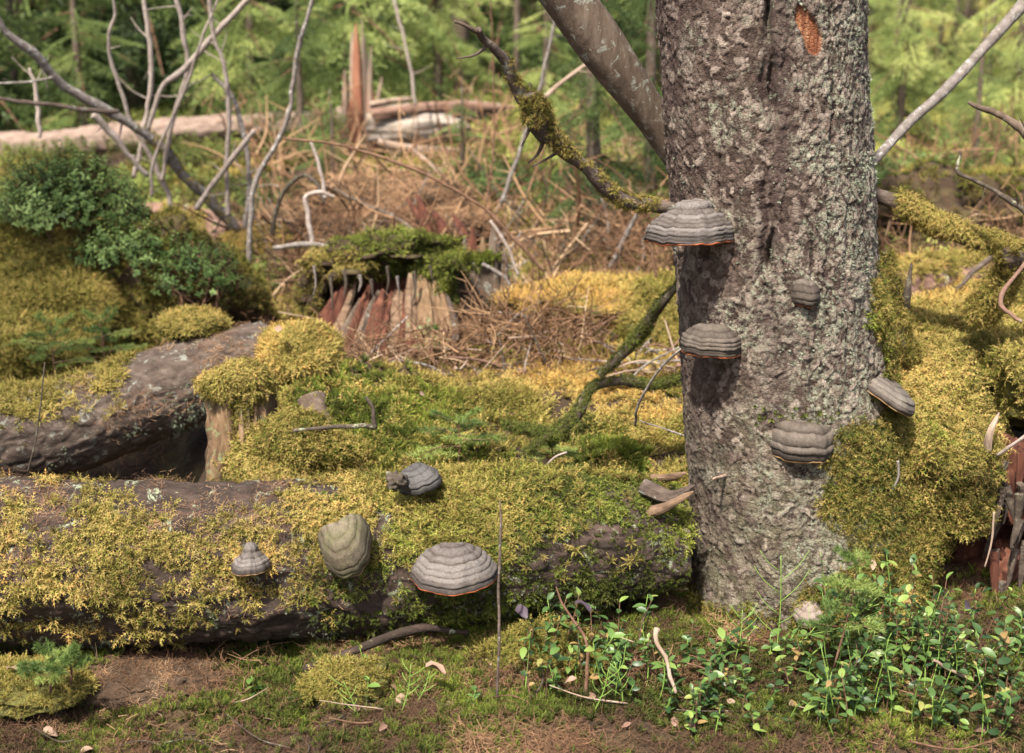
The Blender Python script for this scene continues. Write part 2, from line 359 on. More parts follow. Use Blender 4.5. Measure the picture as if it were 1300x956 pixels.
def blade_tuft(n=10, seed=0, w=.035, lean=.6):
    r = np.random.default_rng(seed); V = []; T = []
    for k in range(n):
        az = r.uniform(0, 6.28); d = np.array((math.cos(az), math.sin(az), 0)); s_ = np.array((-d[1], d[0], 0)); l = r.uniform(.5, 1.1); a = r.uniform(.1, lean)
        b = d * r.uniform(0, .15); m = b + d * l * .5 * a * .6 + np.array((0, 0, l * .55)); e = b + d * l * a * 1.3 + np.array((0, 0, l * .9)); o = len(V)
        V += [b - s_ * w, b + s_ * w, m - s_ * w * .8, m + s_ * w * .8, e]; T += [(o, o + 1, o + 2), (o + 1, o + 3, o + 2), (o + 2, o + 3, o + 4)]
    return np.array(V), [np.array(T)], 0
def litter(seed=0, n=9):
    r = np.random.default_rng(seed); V = []; T = []
    for k in range(n):
        p = r.normal(0, .35, 3) * (1, 1, .15); d = nrm(r.normal(size=3) * (1, 1, .25)) * r.uniform(.2, .6); s_ = nrm(np.cross(d, (0, 0, 1.))) * .013; o = len(V)
        V += [p - s_, p + s_, p + d + s_ * .6, p + d - s_ * .6]; T += [(o, o + 1, o + 2), (o, o + 2, o + 3)]
    return np.array(V), [np.array(T)], 0
TUFTS = [frond_tuft(9, 1, s, c, 1.1) for s, c in ((1, .9), (2, 1.2), (3, .6), (4, 1.5))]
HANG = [frond_tuft(8, 1.2, s, 1.9, 1.1, spread=1.3) for s in (11, 12, 13)]
SHORT = [frond_tuft(9, .8, s, .3, 1.3, .06, .6) for s in (21, 22, 23)]
SPRIGS = [sprig(9, s) for s in (1, 2, 3)]
BOUGHS = [bough(1, 26, s, d, hang=h) for s, d, h in ((1, .2, .3), (2, .35, .6), (3, .12, .2))]
BLADES = [blade_tuft(10, s) for s in (1, 2, 3)]
LITTER = [litter(s) for s in (1, 2, 3)]

def moss_on(o_parent, V, fs, n, size, mask, tintf, name='moss', protos=TUFTS, mats=None, r=rng, gravity=.25, upb=.3, lift=0., kind='stuff', flat=1.):
    """mask(p, nrm) in 0..1, tintf(p, nrm) in 0..1"""
    p, nn = sample(V, fs, n, r); keep = r.random(n) < mask(p, nn); p, nn = p[keep], nn[keep]
    if not len(p): return None
    z = nn + np.array((0, 0, upb)) + r.normal(0, .28, p.shape); sz = size * r.uniform(.6, 1.3, len(p)) * (1 + .3 * fbm(p, 8, 2, 3))
    sc3 = np.stack([sz, sz, sz * flat], -1)
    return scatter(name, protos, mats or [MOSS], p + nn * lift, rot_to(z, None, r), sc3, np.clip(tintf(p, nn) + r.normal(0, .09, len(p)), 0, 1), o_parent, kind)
def patch(p, s, o=3, seed=0, lo=-.1, hi=.25): return np.clip((fbm(p, s, o, seed) - lo) / (hi - lo), 0, 1)

def blob(name, c, rad, mat, seed=0, dp=.3, n=70, dsc=3., squash=None):
    th, ph = np.meshgrid(np.linspace(0, 2 * np.pi, n, endpoint=False), np.linspace(.02, np.pi - .02, n // 2 + 4)); d = np.stack([np.sin(ph) * np.cos(th), np.sin(ph) * np.sin(th), np.cos(ph)], -1)
    f = 1 + dp * fbm(d.reshape(-1, 3), dsc * .5, 4, seed).reshape(th.shape); V = (np.array(c) + d * f[..., None] * np.array(rad)).reshape(-1, 3)
    a, b = th.shape; i = np.arange(a - 1)[:, None] * b; j = np.arange(b)[None]; k = (j + 1) % b
    Q = np.stack([i + j, i + b + j, i + b + k, i + k], -1).reshape(-1, 4); return V, [Q]
# ------------------------------------------------------------------ terrain
BK = np.array([(-30, .3), (-10, -.1), (1, 0), (1.6, 0), (2.15, .0), (2.45, .02), (2.65, .10), (2.9, .17), (3.3, .20), (3.9, .24), (4.6, .32), (5.5, .37), (7, .44), (8.5, .49), (12, .55), (18, .66), (28, 1.5), (45, 4.2), (80, 12), (200, 34)])
CTRL = [  # photo pixel, depth, radius: a height the ground passes through
    (360, 418, 3.12, .13), (430, 455, 3.1, .14), (500, 475, 3.1, .14), (590, 480, 3.1, .15), (680, 486, 3.1, .15), (770, 494, 3.05, .15), (860, 500, 3.0, .13),
    (400, 520, 2.85, .12), (500, 545, 2.8, .12), (600, 555, 2.8, .12), (700, 560, 2.8, .12), (800, 562, 2.8, .12), (870, 570, 2.75, .12),
    (60, 738, 2.75, .22), (190, 735, 2.8, .16), (215, 705, 2.98, .1), (100, 690, 3.1, .2), (0, 545, 3.3, .12), (90, 531, 3.32, .12), (180, 515, 3.36, .12), (240, 500, 3.42, .1), (-100, 560, 3.3, .15), (-120, 700, 3.0, .3),
    (800, 400, 3.75, .25), (850, 370, 4.0, .3), (720, 470, 3.5, .2), (600, 475, 3.6, .2), (470, 478, 3.6, .2), (380, 440, 3.8, .2),
    (560, 305, 5.6, .7), (450, 290, 5.6, .7), (700, 330, 5.0, .6), (780, 320, 5.3, .5), (300, 330, 5.6, .5), (190, 250, 6.4, .8),
    (1200, 385, 3.9, .3), (1200, 330, 4.6, .4), (1100, 400, 3.5, .2), (1180, 300, 5.6, .5), (1280, 260, 6, .6),
    (700, 830, 2.2, .15), (900, 800, 2.35, .2), (1000, 800, 2.3, .15), (1100, 790, 2.35, .15), (1250, 800, 2.3, .2), (500, 840, 2.2, .15), (350, 850, 2.25, .15), (100, 860, 2.25, .2),
]
CP = np.array([P(a, b, d) for a, b, d, _ in CTRL]); CS = np.array([c[3] for c in CTRL]); CRES = CP[:, 2] - np.interp(CP[:, 1], BK[:, 0], BK[:, 1])
def ground(x, y, rough=True):
    x = np.atleast_1d(np.asarray(x, float)); y = np.atleast_1d(np.asarray(y, float))
    z = np.interp(y, BK[:, 0], BK[:, 1]); sw = np.full(x.shape, .06); sr = np.zeros(x.shape)
    for (cx, cy, _), s, rs in zip(CP, CS, CRES):
        g = np.exp(-((x - cx) ** 2 + (y - cy) ** 2) / (2 * s * s)); sw += g; sr += g * rs
    z = z + sr / sw
    if rough:
        p = np.stack([x, y, x * 0], -1); k = np.clip((y - 1) / 4, .35, 1); far = np.clip((y - 9) / 25, 0, 1)
        z = z + .022 * fbm(p, 7, 3, 4) * k + .03 * fbm(p, 2, 2, 9) * k + .35 * far * fbm(p, .25, 3, 8) + .016 * fbm(p, 20, 2, 14) * (y < 7) + (.034 * (np.abs(fbm(p, 8, 3, 24)) - .2) - .030) * (y < 7) * np.clip((y - 2.45) / .15, 0, 1)
    return z
def gz(x, y): return float(ground(x, y)[0])
ys = np.r_[np.arange(-12, 1.2, .6), np.geomspace(1.2, 170, 640)]
cs = np.linspace(-1, 1, 261)
Yg, Cg = np.meshgrid(ys, cs, indexing='ij'); Xg = (.2 + .5 * np.maximum(Yg, 1)) * Cg * (1 + 3.5 * np.abs(Cg) ** 7)
GV = np.stack([Xg.ravel(), Yg.ravel(), ground(Xg.ravel(), Yg.ravel())], -1)
i = np.arange(len(ys) - 1)[:, None] * len(cs); j = np.arange(len(cs) - 1)[None]
GQ = np.stack([i + j, i + j + 1, i + len(cs) + j + 1, i + len(cs) + j], -1).reshape(-1, 4)
tag(put('ground', make_mesh('ground', GV, GQ, SOIL)), 'uneven forest floor rising gently to the wooded slope', kind='structure')
def on_ground(px, d):
    x = (px - 650) / F * d / math.cos(PITCH); return x, d, gz(x, d)
def scatter_ground(name, n, ylo, yhi, xf, protos, mats, size, mask, tintf, label, cat, upz=1.5, lift=0, seed=1, hgt=1.):
    r = np.random.default_rng(seed); y = ylo * (yhi / ylo) ** r.random(n); x = (r.random(n) * 2 - 1) * xf * y
    p = np.stack([x, y, x * 0], -1); k = r.random(n) < mask(p); p = p[k]; p[:, 2] = ground(p[:, 0], p[:, 1])
    e = .012; gx = (ground(p[:, 0] + e, p[:, 1]) - p[:, 2]) / e; gy = (ground(p[:, 0], p[:, 1] + e) - p[:, 2]) / e
    nn = nrm(np.stack([-gx, -gy, np.full(len(p), 1.)], -1)); z = nn * upz + r.normal(0, .3, p.shape)
    sz = size(p) * r.uniform(.6, 1.35, len(p)); o = scatter(name, protos, mats, p + nn * lift, rot_to(z, None, r), np.stack([sz, sz, sz * hgt], -1), np.clip(tintf(p) + r.normal(0, .09, len(p)), 0, 1))
    return tag(o, label, cat, kind='stuff')
def pxof(p): return 650 + p[:, 0] / p[:, 1] * F * math.cos(PITCH)

# near moss bank
def bank_mask(p):
    X = pxof(p); m = (p[:, 1] > 2.5) & (p[:, 1] < 3.42) & (X > 300) & (X < 920); m |= (p[:, 1] > 3.42) & (p[:, 1] < 4.6) & (X > 660) & (X < 900)
    return m * (.12 + .7 * patch(p, 9, 3, 2, -.35, .15))
scatter_ground('ground_moss', 52000, 2.5, 4.6, .22, TUFTS, [MOSS], lambda p: .023 * (1 + .3 * fbm(p, 10, 2, 5)), bank_mask,
               lambda p: np.clip(.60 + np.clip(.75 * (p[:, 1] - 2.98), -.3, .2) + .27 * fbm(p, 6, 3, 7) + .3 * np.exp(-((pxof(p) - 760) / 90) ** 2), .12, .95),  # tint falls towards the near edge, painting shade into the lower bank
               'yellow green feather moss carpeting the bank behind the front log', 'moss', seed=3)
scatter_ground('ground_moss', 26000, 2.5, 3.3, .22, SHORT, [MOSSG], lambda p: .021 + 0 * p[:, 0], lambda p: (pxof(p) > 300) * (pxof(p) < 920) * patch(p, 5, 3, 92, -.05, .25) * np.clip((3.15 - p[:, 1]) / .2, 0, 1),
               lambda p: .42 + .25 * fbm(p, 9, 3, 7), 'darker green moss patches on the near side of the golden bank', 'moss', seed=13)
# foreground moss and litter
scatter_ground('ground_moss', 60000, 1.85, 2.6, .45, SHORT, [MOSSG], lambda p: .015 + 0 * p[:, 0], lambda p: (.85 * patch(p, 7, 3, 21, -.45, .05) + .1) * np.clip((p[:, 1] - 1.9) / .15, .25, 1),
               lambda p: .33 + .3 * fbm(p, 6, 2, 31), 'low green moss patches on the floor in front of the front log', 'moss', seed=4)
scatter_ground('needle_litter', 42000, 1.85, 2.7, .45, LITTER, [DRYN], lambda p: .036 + 0 * p[:, 0], lambda p: .25 + .75 * patch(-p, 6, 3, 8, -.3, .2),
               lambda p: .10 + .4 * fbm(p, 12, 2, 3), 'brown needles and bark crumbs littering the foreground floor', 'litter', .5 and 2.5, .003, 5, .6)
scatter_ground('needle_litter', 26000, 3.2, 7, .5, LITTER, [DRYN], lambda p: .05 + 0 * p[:, 0], lambda p: .3 + .6 * patch(p, 2, 3, 8, -.3, .1),
               lambda p: .42 + .35 * fbm(p, 5, 2, 3), 'dry twigs and brown litter between the stumps and mounds', 'litter', 1.2, .006, 6, 1.)
scatter_ground('ground_moss', 34000, 3.5, 9, .5, SHORT, [MOSS], lambda p: .012 + .006 * p[:, 1], lambda p: patch(p, 1.6, 3, 41, -.2, .2),
               lambda p: .5 + .28 * fbm(p, 2, 3, 11), 'olive and yellow moss cushions in the middle distance', 'moss', seed=7)
TWP = []
for q in (1, 2, 3, 4):
    rq = np.random.default_rng(q + 70); pr = []
    for k in range(4):
        a = rq.normal(0, .15, 3); v = nrm(rq.normal(size=3) * (1, 1, .7)) * rq.uniform(.5, 1.1); V_, f_, _, _ = tube([a, a + v * .5 + rq.normal(0, .07, 3), a + v], [.011, .009, .004], 6, 4, caps=False); pr.append((V_, f_, 0))
        for u in (.35, .6, .8):
            b = a + v * u; e = b + nrm(nrm(v) + rq.normal(size=3) * .7) * rq.uniform(.12, .3); V_, f_, _, _ = tube([b, (b + e) / 2, e], [.006, .005, .002], 4, 3, caps=False); pr.append((V_, f_, 0))
    TWP.append(merge(pr))
def tangle(n, ylo, yhi, x0, x1, size, tint, label, seed, hz):
    r = np.random.default_rng(seed); y = r.uniform(ylo, yhi, n); px = r.uniform(x0, x1, n); x = (px - 650) / F * y / math.cos(PITCH); k = fbm(np.stack([x, y, x * 0], -1), 3, 2, seed) > -.05; x, y = x[k], y[k]
    p = np.stack([x, y, ground(x, y) + r.random(len(x)) ** 2 * hz], -1); sz = size * r.uniform(.5, 1.3, len(p))
    tag(scatter('dead_twigs', TWP, [DRYN], p, rot_to(np.stack([r.normal(0, .6, len(p)), r.normal(0, .6, len(p)), np.ones(len(p))], -1), None, r), sz, np.clip(tint + r.normal(0, .25, len(p)), 0, 1)), label, 'twigs', kind='stuff')
tangle(90, 3.6, 3.78, 395, 570, .13, .2, 'dark root fibres hanging over the face of the red stump', 37, .2)
tangle(560, 3.35, 3.95, 390, 880, .17, .34, 'tangle of dry brown twigs between the mossy bank and the stumps', 31, .10)
tangle(600, 4.4, 6.0, 330, 860, .26, .22, 'brown brushwood of dead spruce twigs behind the red stump', 32, .14)
tangle(260, 4.3, 5.6, 1090, 1330, .26, .3, 'dead twigs over the dark rootplate behind the right mossy branch', 33, .12)
tangle(300, 4.8, 8.5, 330, 880, .5, .40, 'long pale dead twigs criss-crossing the clearing behind the stumps', 35, .10)
tangle(110, 5.2, 9, 1100, 1330, .45, .40, 'long pale dead twigs in the clearing right of the spruce', 36, .08)
tangle(260, 1.95, 2.3, -20, 880, .08, .3, 'fine dead twigs on the floor under the front log', 34, .01)
# undergrowth further out
scatter_ground('undergrowth', 32000, 4.6, 14, .48, SPRIGS, [GREEN, TW_BRN], lambda p: .035 + .009 * p[:, 1], lambda p: patch(p, 1.1, 3, 51, -.25, .15) * .9,
               lambda p: .5 + .3 * fbm(p, .9, 3, 12) + .12 * np.clip(p[:, 0] / p[:, 1] * 3, -1, 1), 'bilberry and low green herbs on the floor behind the mounds', 'undergrowth', seed=8)  # tint climbs slightly to the right, brightness of the clearing painted in
scatter_ground('undergrowth', 24000, 9, 70, .5, SPRIGS + BLADES, [GREEN, TW_BRN], lambda p: .04 + .010 * p[:, 1], lambda p: .35 + .65 * patch(p, .4, 3, 61, -.3, .1),
               lambda p: .62 + .3 * fbm(p, .35, 3, 13) + .28 * np.clip(p[:, 0] / p[:, 1] * 3, -1, 1), 'pale green undergrowth covering the far slope', 'undergrowth', seed=9)  # tint climbs to the right, painting the clearing's brightness into the leaves
scatter_ground('dry_grass', 3000, 4.5, 20, .48, BLADES, [DRYN], lambda p: .045 + .006 * p[:, 1], lambda p: patch(p, .9, 3, 71, .0, .4),
               lambda p: .6 + .3 * fbm(p, 2, 2, 3), 'straw coloured dry grass and fern remains', 'grass', seed=10)


# ------------------------------------------------------------------ the big tree
TP = [(-120, 840, 1082), (0, 845, 1086), (100, 849, 1090), (200, 854, 1097), (300, 861, 1106), (400, 866, 1117), (470, 869, 1126), (550, 872, 1142), (620, 875, 1156), (680, 876, 1166), (730, 871, 1180), (775, 862, 1196), (815, 850, 1212), (850, 838, 1225)]
TD = 2.5
def trunk_mesh():
    c = []; r = []
    for py, a, b in TP: c.append(P((a + b) / 2, py, TD)); r.append(S((b - a) / 2, TD))
    c = np.array(c); zc = c[:, 2]; o = np.argsort(zc); zc, c, r = zc[o], c[o], np.array(r)[o]
    zs = np.r_[np.linspace(zc[0] - .12, 1.56, 640), np.linspace(1.6, 7, 24)]
    cx = np.interp(zs, zc, c[:, 0]); rr = np.interp(zs, zc, r); top = zs > zc[-1]
    sl = (c[-1, 0] - c[-3, 0]) / (zc[-1] - zc[-3]); cx = np.where(top, c[-1, 0] + sl * (zs - zc[-1]), cx); rr = np.where(top, r[-1] * (1 - (zs - zc[-1]) * .09), rr)
    th = np.r_[np.linspace(-112, 112, 330), np.linspace(112, 248, 60)[1:-1]]; th = np.radians(th)     # 0 faces the camera (-Y)
    Z, TH = np.meshgrid(zs, th, indexing='ij'); RR = np.repeat(rr[:, None], len(th), 1)
    arc = TH * .16; u = arc; v = Z
    # root flare lobes near the floor
    fl = np.clip((.34 - Z) / .34, 0, 1) ** 2
    RR = RR * (1 + .10 * fl * (np.sin(TH * 3 + .8) + .5 * np.sin(TH * 5)))
    pq = np.stack([u.ravel(), v.ravel(), 0 * u.ravel()], -1)
    wu = u.ravel() + .0075 * fbm(pq, 55, 3, 1) + .02 * fbm(pq, 6, 2, 2); wv = v.ravel() + .013 * fbm(pq, 40, 3, 3)
    f1, f2, cid, du, dv = voro(wu / .0095, wv / .018, 3); e = np.clip((f2 - f1) / .22, 0, 1)
    g1, g2, gid, gu, gv = voro(wu / .0055, wv / .008, 8); ge = np.clip((g2 - g1) / .3, 0, 1)
    sx = np.sign(cid - .5); h = .0028 * e * (.25 + cid) + .0017 * ge * (.3 + gid) + .0032 * (-dv) * e * (cid > .3) + .0020 * du * sx * e - .0016 * gv + .0030 * fbm(pq, 9, 3, 6) + .0020 * fbm(pq * (1, .5, 1), 120, 3, 5)
    # long vertical cracks
    for px, y0, y1, wd, dp in ((973, -50, 350, 4.2, .042), (962, 30, 420, 4, .016), (990, 60, 300, 4, .014), (977, 320, 560, 3.2, .026), (1025, 250, 520, 3, .010), (890, 20, 260, 3, .010), (1070, 250, 480, 3, .009), (935, 250, 420, 3, .007), (1010, 560, 740, 3.5, .008), (905, 480, 700, 3.5, .008), (1040, 200, 420, 3, .006), (1052, 20, 200, 3, .007), (912, 100, 300, 3, .006)):
        a = P(px, y0, TD - .12); b = P(px, y1, TD - .12); zt, zb = a[2], b[2]; xc = a[0] + (b[0] - a[0]) * (a[2] - Z.ravel()) / max(zt - zb, 1e-6)
        X = np.repeat(cx[:, None], len(th), 1).ravel() + RR.ravel() * np.sin(TH.ravel()); dx = (X - xc + .005 * fbm(pq, 25, 2, px) + .006 * fbm(pq, 5, 2, px + 1)) / S(wd, TD)
        ins = np.clip((Z.ravel() - zb) / .03, 0, 1) * np.clip((zt - Z.ravel()) / .03, 0, 1) * (np.cos(TH.ravel()) > 0) * np.clip(.7 + 1.1 * vnoise(pq * 14, px), 0, 1)
        gg = np.exp(-dx * dx) * ins; h = h - dp * gg; e = e * (1 - .9 * gg); ge = ge * (1 - .9 * gg)
    Xp = 650 + (np.repeat(cx[:, None], len(th), 1).ravel() + RR.ravel() * np.sin(TH.ravel())) / (TD - RR.ravel() * np.cos(TH.ravel())) * F * math.cos(PITCH); zf = lambda py: P(1000, py, TD - .14)[2]; Zr = Z.ravel(); front = np.cos(TH.ravel()) > 0
    wn = fbm(pq * (1, .5, 1), 45, 3, 61); wound = np.zeros(len(h))
    for (wx, wy, ww, wh, sl) in ((1004, 40, 12, 27, .3),):
        zc_ = zf(wy); dz = (Zr - zc_) / (zf(wy - wh) - zc_); dx = (Xp - wx + dz * wh * sl) / ww; wound = np.maximum(wound, front * np.clip((1.15 - (dx * dx + dz * dz) + .5 * wn) * 4, 0, 1))
    h = h * .85
    h = h * (1 - wound) + wound * (-.004 + .0018 * fbm(pq * (1, .12, 1), 260, 3, 66))
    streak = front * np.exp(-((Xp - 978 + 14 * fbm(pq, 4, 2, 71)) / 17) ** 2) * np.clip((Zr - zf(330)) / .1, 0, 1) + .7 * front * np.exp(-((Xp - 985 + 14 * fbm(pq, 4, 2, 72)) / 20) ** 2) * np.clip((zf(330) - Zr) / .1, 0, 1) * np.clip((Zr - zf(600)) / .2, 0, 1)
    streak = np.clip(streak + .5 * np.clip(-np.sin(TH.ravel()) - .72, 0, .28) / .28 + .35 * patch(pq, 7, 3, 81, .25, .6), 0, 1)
    RR = RR + h.reshape(RR.shape)
    lean = 0
    V = np.stack([np.repeat(cx[:, None], len(th), 1) + RR * np.sin(TH), TD - RR * np.cos(TH), Z], -1).reshape(-1, 3)
    n, m = Z.shape; i = np.arange(n - 1)[:, None] * m; j = np.arange(m)[None]; k = (j + 1) % m
    Q = np.stack([i + j, i + k, i + m + k, i + m + j], -1).reshape(-1, 4)
    return V, Q, h, np.minimum(e, .35 + .65 * ge) , cid, wound, streak
TV, TQ, Th, Te, Tc, Tw, Ts = trunk_mesh()
t = NT('spruce_bark'); hh = t.att('h'); ed = t.att('edge'); cid = t.att('cell')
n1 = t.noise(9, 4, .6); n2 = t.noise(110, 4, .7); n3 = t.noise(30, 4, .7)
c = t.ramp(t.math('ADD', t.math('MULTIPLY', cid, .6), t.math('MULTIPLY', n3, .55)), [(.25, (.024, .016, .012)), (.46, (.068, .048, .036)), (.66, (.133, .102, .080)), (.9, (.27, .222, .18))])
c = t.mix(t.ramp(ed, [(.08, 1.), (.5, 0.)]), c, (.035, .022, .018))
c = t.mix(t.math('MULTIPLY', t.ramp(n2, [(.35, 0.), (.7, 1.)]), .35), c, (.13, .085, .07))
sep = t.N.new('ShaderNodeSeparateXYZ'); t.L.new(t.tc, sep.inputs[0])
rgt = t.math('MULTIPLY', t.math('ADD', sep.outputs[0], .08), 1.6)
lm = t.ramp(t.math('ADD', t.noise(11, 6, .78, None, .4), t.math('MULTIPLY', rgt, .32)), [(.48, 0.), (.62, 1.)])
lm = t.math('MULTIPLY', lm, t.ramp(t.noise(110, 4, .75), [(.47, 0.), (.56, 1.)]))
c = t.mix(t.math('MULTIPLY', lm, .85), c, t.mix(t.noise(200, 2), (.16, .17, .115), (.34, .345, .26)))
low = t.ramp(t.math('ADD', sep.outputs[2], t.math('MULTIPLY', n1, .3)), [(.35, 1.), (1.0, 0.)])
c = t.mix(t.math('MULTIPLY', t.math('MULTIPLY', low, t.ramp(n3, [(.4, 0.), (.6, 1.)])), .6), c, (.15, .155, .08))
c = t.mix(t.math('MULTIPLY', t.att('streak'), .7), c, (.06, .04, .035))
c = t.mix(t.att('wound'), c, t.ramp(t.noise(55, 4, .7, t.map((1, 1, .15))), [(.3, (.06, .02, .01)), (.5, (.17, .062, .028)), (.68, (.36, .19, .10))]))
fv = t.math('MULTIPLY', t.ramp(t.voro(150, None, 'DISTANCE_TO_EDGE'), [(0., 0.), (.12, 1.)]), .5)
t.bump(t.math('ADD', t.math('ADD', n2, fv), t.math('MULTIPLY', t.noise(400, 3, .6), .5)), .0032, .9); SPRUCEBARK = t.fin(c, .9, .2)
base = np.array((*P(1000, 800, TD)[:2], 0.)); base[2] = gz(base[0], base[1])
tree = thing('spruce_tree', base, 'big rough barked spruce trunk with bracket fungi, standing right of the front log', 'tree')
trunk = solid('trunk', TV, TQ, SPRUCEBARK, tree, attrs=dict(h=Th, edge=Te, cell=Tc, wound=Tw, streak=Ts))
tp = lambda px, py: P(px, py, TD - .14)
def trunk_xy(p): return 650 + p[:, 0] / p[:, 1] * F * math.cos(PITCH)
def zof(py): return P(1000, py, TD - .14)[2]
def tmask(p, nn):
    X = trunk_xy(p); z = p[:, 2]; m = np.zeros(len(p)); f = fbm(p, 9, 3, 77) * 40
    edge = np.interp(z, [zof(820), zof(700), zof(600), zof(540), zof(470), zof(380), zof(300), zof(200)], [1010, 1050, 1062, 1085, 1108, 1106, 1100, 1098])
    m = np.clip((X + f - edge) / 22, 0, 1) * (nn[:, 1] < .5) * np.clip((zof(290) + .1 * fbm(p, 5, 2, 4) - z) / .1, 0.03, 1)
    m = np.maximum(m, .5 * np.clip((zof(745) - z) / .1, 0, 1) * patch(p, 12, 3, 9)); return m
moss_on(tree, TV[:640 * 388], TQ[:639 * 388], 26000, .013, tmask, lambda p, n: .42 + .25 * fbm(p, 9, 3, 15), protos=HANG, upb=.1, mats=[MOSSG])
moss_on(tree, TV[:640 * 388], TQ[:639 * 388], 40000, .016, tmask, lambda p, n: .36 + .25 * fbm(p, 7, 3, 5) + .1 * (p[:, 2] > .55), protos=HANG, upb=.1)
# moss cap over the lowest bracket and small lichen tufts up the right side
moss_on(tree, TV[:640 * 388], TQ[:639 * 388], 40000, .011, lambda p, n: .9 * np.exp(-(((trunk_xy(p) - 1008) / 38) ** 2 + ((p[:, 2] - zof(520)) / .014) ** 2)) * (n[:, 1] < 0), lambda p, n: .5 + 0 * p[:, 0], 'moss', SHORT, [MOSSG])
moss_on(tree, TV[:640 * 388], TQ[:639 * 388], 36000, .0060, lambda p, n: (n[:, 1] < .2) * patch(p, 13, 4, 15, .15, .5) * np.clip((trunk_xy(p) - 940) / 120, .06, 1) * np.clip((p[:, 2] - .45) / .3, .1, 1), lambda p, n: .55 + .3 * fbm(p, 30, 2, 5), 'lichen', SHORT, [LICH])
# ------------------------------------------------------------------ bracket fungi
def conk_mat(name, base_, dark, light, green=0., sc_=1.):
    t = NT(name); u = t.att('u'); z = t.att('zone'); n = t.noise(34 * sc_, 5, .7)
    c = t.ramp(t.math('ADD', z, t.math('MULTIPLY', t.math('SUBTRACT', n, .5), .5)), [(.1, dark), (.45, base_), (.85, light)])
    c = t.mix(t.math('MULTIPLY', t.ramp(t.noise(260, 3, .7), [(.4, 0.), (.65, 1.)]), .4), c, tuple(x * .45 for x in base_))
    c = t.mix(t.ramp(u, [(.80, 0.), (.93, .75)]), c, dark)
    c = t.mix(t.math('MULTIPLY', t.ramp(t.noise(18, 5, .75, None, .5), [(.55, 0.), (.68, 1.)]), .5), c, (.10, .085, .05))
    if green: c = t.mix(t.math('MULTIPLY', t.ramp(t.noise(28, 4, .7), [(.4, 0.), (.6, 1.)]), green), c, (.10, .115, .04))
    t.bump(t.math('ADD', n, t.noise(240, 4, .7)), .0022, .8); return t.fin(c, .8, .25)
CM = {'a': conk_mat('grey_banded_cap', (.078, .063, .054), (.017, .012, .010), (.165, .146, .132)), 'b': conk_mat('brown_grey_cap', (.066, .052, .040), (.019, .013, .010), (.125, .103, .082)),
      'g': conk_mat('algae_green_cap', (.10, .078, .052), (.035, .022, .014), (.20, .165, .12), .35), 'd': conk_mat('dark_grey_cap', (.05, .045, .043), (.012, .011, .01), (.10, .095, .09))}
RIM_O = NT('orange_margin'); RIM_O = RIM_O.fin(RIM_O.ramp(RIM_O.noise(40), [(.35, (.10, .028, .012)), (.6, (.34, .095, .03))]), .45, .5)
RIM_T = NT('tan_margin'); RIM_T = RIM_T.fin(RIM_T.ramp(RIM_T.noise(40), [(.35, (.14, .07, .03)), (.6, (.30, .19, .09))]), .6, .3)
PORE = NT('pore_surface').fin((.34, .24, .13), .9, .1)
